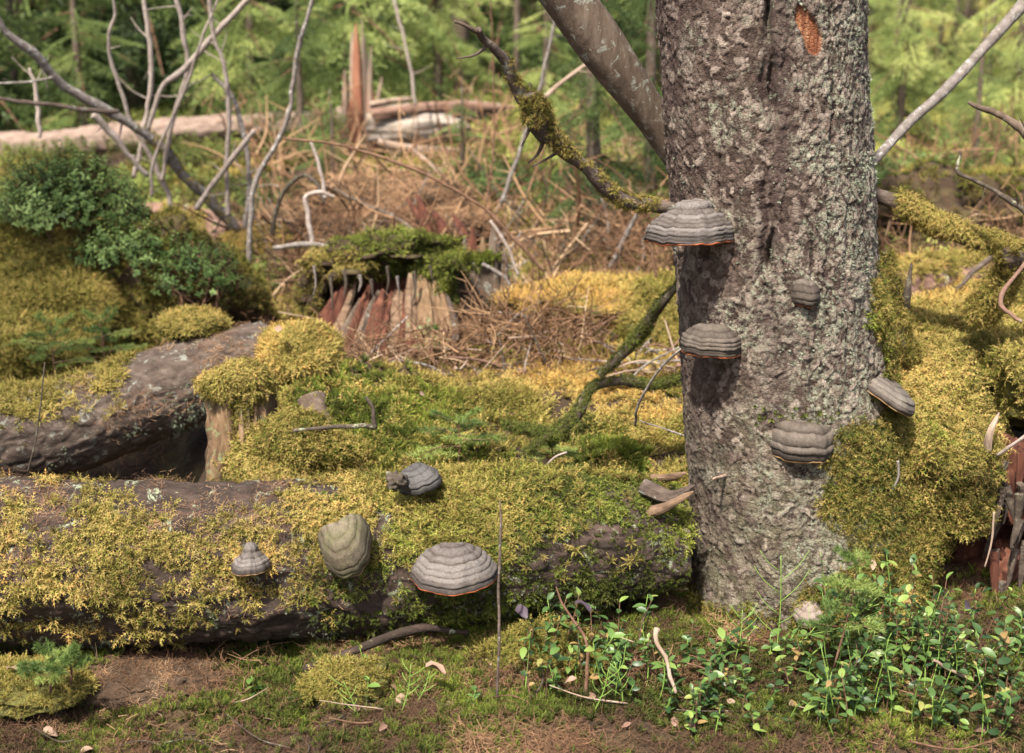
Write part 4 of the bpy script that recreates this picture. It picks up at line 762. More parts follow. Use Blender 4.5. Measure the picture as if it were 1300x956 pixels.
moss_on(gs, V, fs[0], 9000, .020, lambda p, n: patch(p, 7, 3, 3, -.2, .15) * (n[:, 1] < .3), lambda p, n: .5 + .2 * fbm(p, 9, 3, 5), protos=SHORT, mats=[MOSSG])
for k, (px, py, m) in enumerate(((578, 292, WD_TAN), (590, 300, BK_GREY), (600, 288, WD_RED), (613, 300, WD_TAN), (626, 285, BK_GREY), (640, 312, BK_GREY))):
    shard([P(px + 2, 380, 4.2), P(px, 340, 4.2), P(px, py, 4.22)], S(8, 4.2), S(5, 4.2), 0, m, gs, 'wood_stave', k)
rw = thing('rotten_root', P(540, 320, 5.1), 'orange red split root standing in the brush behind the stumps', 'root')
for a, b, w0 in (((560, 330), (515, 250), 12), ((548, 325), (528, 245), 8), ((570, 320), (545, 262), 9), ((590, 320), (575, 272), 8)):
    shard([P(*a, 5.1), P((a[0] + b[0]) / 2 + 4, (a[1] + b[1]) / 2, 5.1), P(*b, 5.15)], S(w0, 5.1), S(4, 5.1), 0, WD_RED, rw, 'splinter', a[0])

# ------------------------------------------------------------------ branches, poles, saplings
def branch(name, label, cat, pp, d0, d1, w, mat, moss=None, side=0, group=None, seed=0, seg=9, sub=4, rough=.12, parent=None, ntwig=0, jit=1.):
    """pp photo pixels, d0..d1 depth, w widths in px (2 values or one each)"""
    n = len(pp); ds = np.linspace(d0, d1, n) if np.isscalar(d0) else d0; pts = np.array([P(x, y, d) for (x, y), d in zip(pp, ds)])
    ww = np.interp(np.linspace(0, 1, n), np.linspace(0, 1, len(w)), w); rad = np.array([S(a, d) / 2 for a, d in zip(ww, ds)])
    pts, rad = interp_path(pts, rad, max(8, 3 * n)); jj = fbm(pts, 1.1 / max(rad.mean() * 6, .03), 2, seed)[:, None] * rad.mean() * .9 * jit; pts = pts + jj * np.array((1, .3, .6)) * (np.arange(len(pts))[:, None] > 0)
    n = len(pts)
    V, fs, A, T = tube(pts, rad * (1 + .18 * fbm(pts, .5 / rad.mean() / 4, 2, seed + 9)), max(10, sub * n // 3 + n), seg, None, disp=rough * rad.mean(), dsc=.9 / rad.mean() / 4, seed=seed + 100)
    if not moss and not ntwig: return tag(solid(name, V, fs, mat, parent), label, cat, group)
    root = thing(name, pts[0] if pts[0][2] < pts[-1][2] else pts[-1], label, cat, group); solid('wood', V, fs, mat, root); r = np.random.default_rng(seed + 5)
    for k in range(ntwig):
        i = r.integers(1, n); a = pts[i - 1] + (pts[i] - pts[i - 1]) * r.random(); l = r.uniform(.02, .07) * min(2., ds[0] / 2.5); v = nrm(r.normal(size=3) * (1, .6, 1) + nrm(pts[i] - pts[i - 1]) * .7) * l
        Vt, ft, _, _ = tube([a, a + v * .5 + r.normal(0, .05, 3) * l, a + v], [rad.mean() * .3, rad.mean() * .2, rad.mean() * .08], 6, 5); solid('twig', Vt, ft, mat, root)
    if moss:
        f, sz, tn = moss[:3]; lo, hi = moss[3] if len(moss) > 3 else (-9, 9)
        moss_on(root, V, fs[0], int(f), sz, lambda p, q: (pxof(p) > lo) * (pxof(p) < hi) * np.clip(.25 + .5 * q[:, 2] + patch(p, 18, 2, seed, -.2, .2), 0, 1) if hi > 9 else np.clip(.25 + .5 * q[:, 2] + patch(p, 14, 2, seed, -.2, .2), 0, 1),
                lambda p, q: tn + .15 * fbm(p, 14, 2, 3), protos=HANG, upb=0, mats=[MOSSG] if tn < .3 else None)
    return root
branch('dead_tree', 'bare brown trunk leaning into the spruce from the upper left', 'tree', [(690, -40), (735, 18), (790, 95), (840, 165), (885, 235)], 2.62, 2.72, (60, 59, 53, 46, 40), BK_GREY, seg=40, sub=30, rough=.06, jit=0)
branch('mossy_branch', 'crooked branch with moss tufts reaching left from the spruce', 'branch', [(870, 272), (815, 260), (782, 242), (747, 218), (716, 198), (692, 168), (681, 150), (664, 124), (648, 98), (632, 72), (616, 48), (606, 38)], 2.46, 2.2, (20, 18, 18, 15, 19, 24, 26, 18, 15, 12, 10, 8), BK_MID, (1500, .010, .55, (640, 835)), seg=16, sub=8, ntwig=5)
branch('bare_twig', 'thin forked tip at the upper end of the mossy crooked branch', 'twig', [(606, 40), (592, 34), (576, 28)], 2.2, 2.18, (6, 3), BK_GREY)
branch('knot', 'shaggy dark knot of twigs and moss midway on the crooked branch', 'branch knot', [(672, 120), (684, 150), (697, 176)], 2.25, 2.28, (16, 30, 18), TW_DARK, (450, .013, .3), ntwig=9, seg=12)
branch('leaning_pole', 'straight smooth pale pole leaning against the spruce from the upper right', 'pole', [(1085, 232), (1150, 160), (1195, 119), (1250, 60), (1340, -40)], 3.0, 3.3, (10, 12, 15), TW_GREY, seg=12, jit=.15)
branch('mossy_branch', 'thick mossy branch sloping down right from behind the spruce', 'branch', [(1085, 232), (1130, 254), (1165, 270), (1205, 287), (1240, 303), (1280, 322), (1300, 330)], 2.9, 2.7, (16, 18, 22, 22, 24, 26, 30), BK_MID, (2200, .013, .5, (1125, 1330)), seg=16, sub=8)
branch('mossy_branch', 'short mossy root curving down from the thick branch at right', 'branch', [(1285, 322), (1278, 345), (1262, 372), (1245, 400)], 2.7, 2.8, (24, 22, 26, 30), BK_MID, (1500, .018, .5), seg=12)
branch('bare_branch', 'dark lichen speckled branch entering at the upper right edge', 'branch', [(1230, 130), (1248, 137), (1265, 143), (1285, 156), (1310, 185)], 2.6, 2.5, (4, 7, 9, 12), BK_GREY, ntwig=3)
branch('bare_branch', 'kinked thin dark branch below the upper right one', 'branch', [(1219, 192), (1217, 218), (1240, 229), (1262, 241), (1285, 256), (1310, 280)], 2.8, 2.7, (4, 5, 6, 7), TW_DARK, ntwig=4)
branch('bare_branch', 'curved pinkish bare twig hanging at the right edge', 'twig', [(1305, 330), (1285, 355), (1272, 375), (1275, 392), (1298, 408)], 2.6, 2.5, (5, 6, 5), BK_RED)
branch('bare_branch', 'dark crossed twigs in front of the reddish log at right', 'twig', [(1262, 325), (1235, 345), (1215, 368), (1190, 385)], 3.3, 3.2, (7, 6, 4), BK_MID, ntwig=3)
dst = branch('dead_stub', 'dark forked dead stub standing right of the spruce', 'stub', [(1150, 455), (1148, 405), (1140, 375), (1132, 345), (1126, 318)], 2.72, 2.72, (30, 22, 14, 12, 9), TW_DARK, (700, .015, .35), seg=12)
solid('fork', *tube([P(1148, 405, 2.72), P(1152, 372, 2.7), P(1157, 335, 2.7)], [S(6, 2.7), S(5, 2.7), S(1.5, 2.7)], 14, 8)[:2], TW_DARK, dst)
# the bare pale saplings and dead limbs on the left
D5 = 5.0
left = [
 ('fallen_limb', 'long dark limb falling from the upper left corner to the moss', 'branch', [(-20, 5), (15, 45), (45, 70), (70, 98), (100, 120), (135, 142), (170, 160), (200, 182), (225, 215), (250, 238), (275, 262), (300, 292)], 4.6, 5.2, (8, 10, 11, 12, 13, 14), TW_GREY, (500, .016, .5, (190, 305))),
 ('bare_sapling', 'wavy pale sapling with one crooked top, left of the straight white stem', 'sapling', [(222, 270), (200, 215), (180, 180), (165, 150), (152, 112), (140, 72), (138, 45), (146, 15), (140, -15)], 5.1, 4.9, (9, 7, 6, 5), TW_PALE, None),
 ('bare_sapling', 'straight white sapling stem, second from the upper left', 'sapling', [(170, 225), (180, 180), (187, 140), (192, 100), (191, 60), (186, 25), (180, -20)], 5.3, 5.2, (8, 8, 8), TW_PALE, None),
 ('bare_sapling', 'pale sapling stem bending left beside the crossing limbs', 'sapling', [(205, 230), (212, 195), (220, 150), (234, 108), (238, 85), (232, 40), (222, -15)], 5.0, 4.9, (7, 8, 8), TW_PALE, None),
 ('bare_sapling', 'thin pale whip leaning right across the crossing limbs', 'sapling', [(192, 250), (195, 205), (215, 158), (240, 100), (247, 75), (262, 35), (283, -15)], 4.8, 4.7, (5, 5, 4), TW_PALE, None),
 ('bare_limb', 'grey arched limb crossing from lower left to the upper middle', 'branch', [(188, 165), (205, 112), (232, 90), (262, 55), (290, 25), (322, -8)], 4.9, 4.8, (7, 9, 10, 10), TW_PALE, None),
 ('bare_sapling', 'grey wavy sapling stem to the right of the crossing limbs', 'sapling', [(290, 275), (288, 200), (291, 150), (285, 90), (270, 40), (264, -15)], 4.9, 4.8, (7, 8, 7), TW_PALE, None),
 ('bare_sapling', 'grey sapling stem with a crooked shoulder, next to the tall curved one', 'sapling', [(311, 290), (316, 220), (306, 155), (292, 118), (268, 94)], 4.9, 4.9, (9, 8, 6), TW_GREY, None),
 ('bare_sapling', 'tall curved grey sapling rising from the bank left of the red stump', 'sapling', [(311, 385), (316, 320), (319, 262), (328, 222), (350, 185), (365, 150), (373, 100), (377, 65), (390, 25), (402, -15)], 4.5, 4.4, (9, 9, 8, 6), TW_GREY, None),
 ('bare_limb', 'pale peeled stick slanting up to the curved grey sapling', 'stick', [(250, 265), (272, 232), (296, 200), (322, 166)], 4.9, 4.8, (10, 9, 8), TW_PALE, None),
 ('bare_limb', 'short pale limb slanting down right, above the dark bush', 'branch', [(118, 145), (140, 168), (165, 200), (188, 222)], 4.8, 4.9, (11, 10, 8), TW_PALE, None),
 ('bare_limb', 'level dead branch crossing in front of the far pale log', 'branch', [(-15, 124), (35, 130), (75, 134), (120, 141), (150, 142)], 4.6, 4.7, (6, 7, 8), BK_MID, None),
 ('bare_limb', 'thin grey twig running level above the far pale log', 'twig', [(-10, 106), (35, 104), (68, 98)], 4.6, 4.6, (3, 4, 3), TW_GREY, None),
 ('bare_limb', 'split pale stub standing before the far log at the left', 'stub', [(50, 175), (48, 140), (45, 110), (38, 86)], 4.9, 4.9, (7, 8, 5), TW_PALE, None),
 ('bare_limb', 'dark crooked branch arching over the brush left of the red stump', 'branch', [(345, 300), (352, 265), (362, 240), (385, 222), (400, 232), (412, 258)], 4.9, 4.8, (8, 7, 5), TW_DARK, None),
 ('bare_twig', 'pale forked twig hanging upright over the brush, left of the red stump', 'twig', [(397, 325), (393, 285), (388, 262), (390, 248), (408, 244), (425, 250)], 4.3, 4.3, (7, 6, 4), TW_PALE, None),
 ('bare_twig', 'short grey upright twig beside the forked pale one', 'twig', [(413, 252), (408, 220), (394, 180)], 4.4, 4.4, (5, 4), TW_PALE, None),
 ('bare_limb', 'grey stick lying level over the brush, left of the red stump', 'stick', [(348, 315), (385, 310), (430, 314), (465, 321), (500, 318)], 4.2, 4.1, (9, 8, 4), TW_GREY, None),
 ('bare_limb', 'grey root snaking through the brush behind the mossy overhang', 'root', [(425, 240), (460, 258), (500, 275), (525, 295), (548, 318)], 4.9, 4.7, (6, 8, 9), BK_GREY, None),
 ('bare_twig', 'long thin reddish whip arching over the brush towards the right', 'twig', [(360, 176), (430, 184), (500, 205), (555, 230), (610, 262), (655, 305), (692, 345)], 3.9, 3.9, (3, 4, 4, 5), TW_BRN, None),
 ('bare_sapling', 'slender white stem rising behind the broken log', 'sapling', [(528, 134), (520, 80), (510, 40), (496, -15)], 7.6, 7.6, (6, 5, 5), TW_PALE, None),
 ('bare_sapling', 'thin grey stem behind the crooked mossy branch', 'sapling', [(636, 258), (655, 205), (680, 130), (697, 60), (712, -15)], 5.4, 5.4, (7, 6, 5), TW_GREY, None),
 ('bare_sapling', 'hair thin pinkish upright stem behind the fork of the crooked branch', 'sapling', [(612, 290), (626, 200), (627, 100), (622, -15)], 5.2, 5.2, (3, 3, 2), TW_BRN, None),
 ('bare_limb', 'pale broken stick slanting behind the leaning trunk', 'stick', [(685, 130), (715, 103), (750, 78)], 5.0, 5.0, (8, 7, 6), WD_PALE, None),
 ('bare_limb', 'pale stick slanting down from under the broken log', 'stick', [(520, 185), (550, 212), (580, 240), (610, 268)], 7.0, 6.4, (7, 5, 4), WD_PALE, None),
 ('bare_twig', 'curved grey twig arching over the mossy stump towards the right', 'twig', [(612, 335), (640, 352), (655, 378)], 4.1, 4.1, (5, 4), TW_GREY, None),
 ('bare_twig', 'pale bent twig above the mossy stump', 'twig', [(622, 280), (642, 310), (658, 350)], 4.1, 4.1, (4, 4), TW_PALE, None),
 ('bare_twig', 'lichened grey twig standing left of the spruce at mid height', 'twig', [(775, 340), (790, 310), (805, 280), (815, 262)], 4.6, 4.5, (8, 6, 3), TW_GREY, None),
 ('bare_twig', 'orange brown stalk standing below the topmost bracket', 'twig', [(833, 352), (828, 325), (824, 305)], 3.6, 3.6, (4, 3), TW_BRN, None),
 ('mossy_branch', 'bent moss coated root making an elbow on the golden moss', 'root', [(665, 578), (690, 558), (718, 540), (738, 518), (752, 492), (790, 484), (830, 488), (872, 480)], 2.58, 2.66, (7, 8, 15, 15, 11, 12, 12, 11), TW_DARK, (1700, .009, .28)),
 ('mossy_branch', 'dark mossy root stub joining the elbow root from the left', 'root', [(640, 536), (668, 545), (700, 552), (722, 545)], 2.62, 2.6, (8, 12, 14), TW_DARK, (600, .009, .28)),
 ('mossy_branch', 'long mossy branch sloping from the brush pile up to the spruce', 'branch', [(762, 476), (800, 440), (825, 405), (845, 380), (875, 348)], 3.05, 2.9, (10, 13, 11, 11), TW_DARK, (800, .009, .2)),
 ('bare_twig', 'thin grey twig leaning on the spruce across the golden moss', 'twig', [(806, 540), (812, 510), (838, 468), (868, 440)], 2.6, 2.45, (3, 4, 3), TW_GREY, None),
 ('bare_twig', 'fine grey twig pointing right into the foot of the spruce', 'twig', [(812, 534), (845, 545), (880, 556)], 2.6, 2.5, (2, 2), TW_GREY, None),
 ('bare_twig', 'small grey curved twig behind the front log', 'twig', [(690, 594), (705, 580), (720, 574)], 2.6, 2.6, (3, 3), TW_PALE, None),
 ('bare_twig', 'dark twig lying level with an upturned fork, right of the small stump', 'twig', [(372, 547), (410, 543), (450, 541), (478, 542)], 2.6, 2.62, (4, 6, 7), TW_DARK, None),
 ('bare_twig', 'upturned dark fork end on the twig right of the small stump', 'twig', [(476, 544), (474, 522), (464, 504)], 2.62, 2.62, (8, 5, 4), TW_DARK, None),
 ('hanging_root', 'dark slanting root in shade under the front log', 'root', [(385, 850), (420, 838), (455, 824), (500, 806), (545, 797), (595, 803)], 2.14, 2.24, (8, 13, 14, 10, 8), BK_LOG, None),
 ('bare_stick', 'upright thin brown stick in front of the widest log bracket', 'stick', [(631, 885), (634, 800), (633, 740), (636, 668), (634, 635)], 2.02, 2.08, (4, 4, 4, 1.5), BK_MID, None),
 ('bare_stick', 'pale bent dead stem standing in the leaves left of the spruce foot', 'stick', [(858, 880), (846, 840), (834, 812), (834, 798)], 2.02, 2.06, (5, 6, 8), WD_PALE, None),
 ('bare_twig', 'reddish shrub stem rising among the lingonberry left of the spruce', 'twig', [(744, 880), (745, 820), (730, 790), (712, 765), (706, 745)], 2.05, 2.1, (5, 4, 3, 2), TW_BRN, None),
 ('bare_twig', 'pale stick lying among leaves at the spruce foot', 'stick', [(1185, 838), (1205, 850), (1232, 862)], 2.08, 2.1, (4, 5), WD_PALE, None),
 ('bare_twig', 'thin white rootlet dangling down the hanging moss at right', 'twig', [(1262, 650), (1258, 690), (1250, 720)], 2.30, 2.30, (3, 2), WD_PALE, None),
 ('bare_twig', 'small grey crooked twig on the moss right of the lowest big bracket', 'twig', [(1121, 632), (1134, 620), (1140, 604), (1140, 585)], 2.33, 2.33, (2, 3, 4), TW_GREY, None),
 ('bare_twig', 'whitish lichen covered twig on the moss at the right edge', 'twig', [(1266, 578), (1285, 565), (1310, 548)], 2.40, 2.36, (4, 5), TW_PALE, None),
 ('branch_stub', 'tiny orange broken stub on the lower left of the spruce trunk', 'stub', [(905, 608), (916, 605), (926, 603)], 2.32, 2.38, (4, 5), WD_PALE, None),
 ('bare_twig', 'thin upright dark twig before the bare log at the left', 'twig', [(35, 600), (45, 560), (52, 510), (57, 460)], 2.7, 2.72, (2, 2), TW_DARK, None),
]
for k, (nm, lb, ct, pp, d0, d1, ww, mt, ms) in enumerate(left):
    ww = [a * (.75 if nm in ('bare_sapling', 'bare_limb') else 1) for a in ww]
    nt_ = {'bare_sapling': 4, 'bare_limb': 2, 'fallen_limb': 6}.get(nm, 0)
    branch(nm, lb, ct, pp, d0, d1, ww, mt, ms, seed=k * 7, ntwig=nt_, sub=6, jit=.6)
# brush pile: each stick a thing
r = np.random.default_rng(77)
for k in range(190):
    px = r.uniform(395, 870); d = r.uniform(3.35, 4.0); x, y, z = on_ground(px, d); l = r.uniform(.08, .32); az = r.uniform(0, 6.28); el = r.uniform(-.1, .9) * (.3 + .7 * r.random())
    v = np.array((math.cos(az) * math.cos(el), math.sin(az) * math.cos(el) * .5, math.sin(el))) * l; a = np.array((x, y, z + r.uniform(0, .05))) - v * .3; w_ = r.uniform(.002, .0055)
    V, fs, _, _ = tube([a, a + v * .5 + r.normal(0, .06, 3) * l, a + v + r.normal(0, .05, 3) * l], [w_, w_ * .8, w_ * .4], 8, 6)
    ci = r.integers(0, 6); cn = ('brown', 'pale', 'grey', 'reddish', 'dark', 'brown')[ci]; wh = 'left of the mossy stump' if px < 560 else 'below the mossy stump' if px < 680 else 'beside the sloping mossy branch'
    tag(solid('dry_stick', V, fs, (TW_BRN, WD_PALE, TW_GREY, BK_RED, TW_DARK, TW_BRN)[ci]), f'thin {cn} dry stick in the brush pile {wh}', 'stick', f'{cn} brush pile sticks {wh}')
for k in range(105):
    px = r.uniform(340, 820); d = r.uniform(4.6, 5.8); x, y, z = on_ground(px, d); l = r.uniform(.15, .5); az = r.uniform(0, 6.28); el = r.uniform(0, 1.1)
    v = np.array((math.cos(az) * math.cos(el), math.sin(az) * math.cos(el) * .5, math.sin(el))) * l; a = np.array((x, y, z + .02)); w_ = r.uniform(.002, .005)
    V, fs, _, _ = tube([a, a + v * .5 + r.normal(0, .08, 3) * l, a + v + r.normal(0, .08, 3) * l], [w_, w_ * .8, w_ * .4], 8, 5)
    ci = r.integers(0, 4); cn = ('brown', 'grey', 'ruddy', 'dark')[ci]; wh = 'left of the red split root' if px < 520 else 'right of the red split root'
    tag(solid('dry_stick', V, fs, (TW_BRN, TW_GREY, BK_MID, TW_DARK)[ci]), f'{cn} dead twig in the brown brush, {wh}', 'stick', f'{cn} brush twigs {wh}')

# ------------------------------------------------------------------ stone under the log
V, Q = blob('', P(165, 866, 2.24), (.17, .12, .04), None, 51, .22, 90, 5)
fst = thing('flat_stone', P(165, 866, 2.24), 'flat brown stone in the shade under the left part of the front log', 'stone'); solid('stone', V, Q, STONE, fst)
moss_on(fst, V, Q, 2500, .012, lambda p, n: patch(p, 9, 3, 5, .0, .4), lambda p, n: .4 + .2 * fbm(p, 9, 3, 5), protos=SHORT, mats=[MOSSG])
moss_on(fst, V, Q, 1500, .03, lambda p, n: (n[:, 2] > .3) * 1., lambda p, n: .3 + .4 * fbm(p, 25, 2, 3), 'needle_litter', LITTER, [DRYN], lift=.002, flat=.6, upb=1)
mound('moss_hummock', 'low green moss lump on the floor below the tilted algae bracket', 'moss cushion', 440, 868, 2.12, .07, .05, .035, n=1500, size=.014, tint=.4, seed=61)
mound('moss_hummock', 'fluffy moss cushion on the floor between log and lingonberry plants', 'moss cushion', 690, 838, 2.2, .10, .08, .06, n=3500, size=.016, tint=.36, seed=62)
mound('moss_hummock', 'pale moss cushion in the lower left corner beside the tiny spruce', 'moss cushion', 40, 872, 2.14, .09, .08, .03, n=2500, size=.014, tint=.55, seed=63)

# ------------------------------------------------------------------ left shrub and other shrubs
def shrub(label, px, py, d, rx, ry, rz, n, size, tint, seed, cat='shrub'):
    n = int(n * 1.5); size *= .75
    r = np.random.default_rng(seed); c = P(px, py, d); root = thing('lingonberry_shrub', c - (0, 0, rz), label, cat)
    u = nrm(r.normal(size=(n, 3))) * (r.random(n) ** .25)[:, None]; u[:, 2] = np.abs(u[:, 2]) - .25; f = 1 + .35 * fbm(u, 2.5, 3, seed); p = c + u * f[:, None] * (rx, ry, rz)
    sz = size * r.uniform(.7, 1.3, n); scatter('leaves', SPRIGS, [LEAFI, TW_BRN], p, rot_to(u * 1.2 + (0, 0, .8) + r.normal(0, .3, u.shape), None, r), sz, np.clip(tint + .3 * fbm(p, 6, 2, seed) + r.normal(0, .15, n), 0, 1), root)
    st_ = []
    for k in range(12):
        a = c + (r.uniform(-.5, .5) * rx, r.uniform(-.5, .5) * ry, -rz * 1.1); b = c + nrm(r.normal(size=3)) * (rx * .8, ry * .8, rz * .8); V, fs, _, _ = tube([a, (a + b) / 2 + r.normal(0, .02, 3), b], [.004, .003, .0015], 6, 5); st_.append((V, fs, 0))
    V, fs, fm = merge(st_); solid('stems', V, fs, TW_BRN, root)
shrub('dense bluish green lingonberry bush on the mound at the left', 88, 265, 4.2, .20, .18, .17, 950, .07, .55, 1)
shrub('lingonberry spilling down right from the dense left bush', 170, 325, 4.15, .18, .15, .11, 420, .065, .5, 2)
shrub('sparse leafy shoots over the dark rooty mound, left of the curved sapling', 250, 355, 4.05, .12, .12, .12, 260, .06, .55, 3)
shrub('blurred bluish green shrub behind the right mossy branch', 1170, 240, 6.2, .35, .3, .15, 700, .09, .7, 4)
shrub('small green shrub in the clearing behind the crooked branch', 640, 238, 6.5, .25, .2, .12, 300, .08, .45, 5)

# ------------------------------------------------------------------ lingonberry plants of the foreground
LEAFM = [make_mesh('leaf', *leaf_shape(.019 * s, w_, f, dr, 4), LEAF) for s, w_, f, dr in ((1, .56, .15, .2), (.85, .62, .25, .1), (1.15, .5, .1, .35), (.7, .6, .2, .15))]
def plant(px, d, h, nl, seed, name, label, group, lean=0., big=1.):
    r = np.random.default_rng(seed); x, y, z = on_ground(px, d); root = thing(name, (x, y, z), label, 'plant', group)
    tp_ = np.array((x + lean * h + r.normal(0, .15) * h, y + r.normal(0, .2) * h - .1 * h, z + h)); b = np.array((x, y, z - .01)); m = (b + tp_) / 2 + r.normal(0, .08, 3) * h
    V, fs, _, _ = tube([b, m, tp_], [.0012, .001, .0006], 7, 5); solid('stem', V, fs, TW_BRN if r.random() < .5 else TW_GRN, root)
    c, _ = interp_path([b, m, tp_], [1, 1, 1], 20)
    for k in range(nl):
        t_ = .3 + .7 * (k + .7) / nl; p = c[min(19, int(t_ * 19.5))]; az = k * 2.4 + r.uniform(-.4, .4); el = r.uniform(-.1, .65) + .4 * (t_ > .9)
        o = bpy.data.objects.new('leaf', LEAFM[r.integers(0, 4)]); col.objects.link(o); o.parent = root; s_ = big * r.uniform(.6, 1.3)
        o.matrix_basis = Matrix.Translation(Vector(p) - Vector((x, y, z))) @ Matrix.Rotation(az, 4, 'Z') @ Matrix.Rotation(-el, 4, 'Y') @ Matrix.Rotation(r.normal(0, .4), 4, 'X') @ Matrix.Diagonal((s_, s_, s_, 1))
r = np.random.default_rng(9)
G1 = ('glossy green lingonberry sprig in the thicket right of the spruce foot', 'lingonberry sprigs right of the spruce foot')
G2 = ('glossy green lingonberry sprig in front of the spruce foot', 'lingonberry sprigs before the spruce foot')
G3 = ('lingonberry sprig on the floor before the right part of the front log', 'lingonberry sprigs before the front log')
for k in range(110): plant(r.uniform(1075, 1330), r.uniform(1.95, 2.27), r.uniform(.04, .14), r.integers(7, 12), 1000 + k, 'lingonberry_plant', *G1)
for k in range(26): plant(r.uniform(1070, 1240), r.uniform(2.12, 2.26), r.uniform(.11, .20), r.integers(9, 14), 1200 + k, 'lingonberry_plant', *G1)
for k in range(50): plant(r.uniform(860, 1075), r.uniform(1.95, 2.22), r.uniform(.03, .08), r.integers(6, 11), 1300 + k, 'lingonberry_plant', *G2)
for k in range(44): plant(r.uniform(655, 860), r.uniform(2.0, 2.22), r.uniform(.04, .14), r.integers(5, 10), 1400 + k, 'lingonberry_plant', *G3)
for k, (px, d, h, lb) in enumerate(((437, 2.12, .085, 'single lingonberry sprig standing under the algae bracket by the front log'), (452, 2.06, .06, 'low lingonberry sprig beside the dark root, below the front log'), (297, 2.16, .05, 'little lingonberry sprig in the shadow below the bell shaped bracket'),
        (670, 2.12, .10, 'lingonberry sprig just right of the upright thin stick'), (600, 2.03, .04, 'low lingonberry sprig left of the upright thin stick'), (1085, 2.2, .2, 'tallest leafy shoot right of the spruce, before the moss curtain'))):
    plant(px, d, h, 8, 1500 + k, 'lingonberry_plant', lb, None)
# green angular bilberry shoots
def shoot(px, d, h, seed, label, lean=0.):
    r = np.random.default_rng(seed); x, y, z = on_ground(px, d); root = thing('bilberry_shoot', (x, y, z), label, 'plant'); b = np.array((x, y, z)); tp_ = b + (lean * h, 0, h)
    V, fs, _, _ = tube([b, (b + tp_) / 2 + (.004, 0, 0), tp_], [.0013, .001, .0007], 8, 5); solid('stem', V, fs, TW_GRN, root)
    for k in range(7):
        t_ = .25 + .7 * k / 7; a = b + (tp_ - b) * t_; l = h * r.uniform(.18, .4); sd_ = 1 if k % 2 else -1; e = a + np.array((sd_ * .75 + lean, r.normal(0, .3), .8)) * l
        V, fs, _, _ = tube([a, (a + e) / 2 + (sd_ * l * .1, 0, 0), e], [.0009, .0007, .0005], 5, 4); solid('twig', V, fs, TW_GRN, root)
for a in ((1003, 2.2, .20, 1, 'tall green leafless shoot in front of the spruce trunk', .0), (1012, 2.18, .16, 2, 'green wiry shoot leaning right before the spruce foot', .7), (1040, 2.16, .13, 3, 'low green wiry shoot fanning right at the spruce foot', 1.0), (948, 2.18, .10, 4, 'small dark green shoot left of the tall one at the spruce foot', .1),
          (500, 2.04, .09, 5, 'pale green wiry shoot under the tilted bracket and the front log', .2), (440, 2.04, .07, 6, 'green stem tuft beside the mossy hump before the log', -.3), (520, 2.05, .06, 7, 'thin green shoot between root and upright stick', .4), (760, 2.0, .08, 8, 'wiry green shoot at the bottom before the log end', .3), (800, 2.02, .08, 9, 'branched green shoot near the pale bent stem', -.2)):
    shoot(*a)
# ------------------------------------------------------------------ spruce saplings near the camera
def sapling(label, px, py0, d, h, nb, L, seed, tint=NEEDLE2, lean=0., name='spruce_sapling', el0=.1, nl=.010, base_z=None):
    r = np.random.default_rng(seed); b = P(px, py0, d); root = thing(name, b, label, 'sapling'); tp_ = b + np.array((lean * h, 0, h))
    V, fs, _, _ = tube([b, (b + tp_) / 2 + (.003, 0, 0), tp_], [.0022, .0018, .001], 8, 6); solid('stem', V, fs, TW_BRN, root)
    for k in range(nb):
        t_ = .35 + .65 * (k + .5) / nb; a = b + (tp_ - b) * t_; l = L * (1.15 - .75 * t_) * r.uniform(.85, 1.15); Vb, fb, mb = bough(l, 8, seed * 50 + k, .12, nl, .0007, 22, .4, 0, .05)
        az = k * 2.4 + seed; M = Matrix.Rotation(az, 3, 'Z') @ Matrix.Rotation(-(el0 + .5 * (t_ > .85)), 3, 'Y'); solid('needled_branch', Vb @ np.array(M).T + a, fb, [tint, TW_BRN], root, fmat=mb)
    Vb, fb, mb = bough(h * .22, 4, seed * 50 + 49, 0, nl, .0007, 22, .2); M = Matrix.Rotation(R(-90), 3, 'Y'); solid('leader', Vb @ np.array(M).T + b + (tp_ - b) * .85, fb, [tint, TW_BRN], root, fmat=mb)
sapling('bright green spruce seedling standing before the spruce foot', 1058, 850, 2.07, .20, 9, .095, 3, lean=.16)
sapling('dark green spruce seedling in the hollow of the golden moss', 582, 590, 2.68, .10, 7, .13, 4, el0=.12)
sapling('tiny spruce seedling spreading behind the front log near the elbow root', 700, 600, 2.66, .06, 6, .10, 5)
sapling('soft green spruce seedling in front of the left moss mound', 70, 492, 3.45, .17, 10, .15, 6, el0=.2)
sapling('second spruce seedling right of the soft green one', 133, 480, 3.5, .16, 10, .14, 7, el0=.2)
sapling('little spruce seedling leaning at the foot of the red stump', 545, 465, 3.7, .11, 5, .08, 8)
sapling('tiny bright spruce seedling in the lower left corner', 64, 880, 2.05, .06, 6, .07, 9, el0=.35)
sapling('tiny spruce seedling low at the bottom left, beside the flat stone', 90, 868, 2.0, .05, 5, .05, 10, el0=.5)

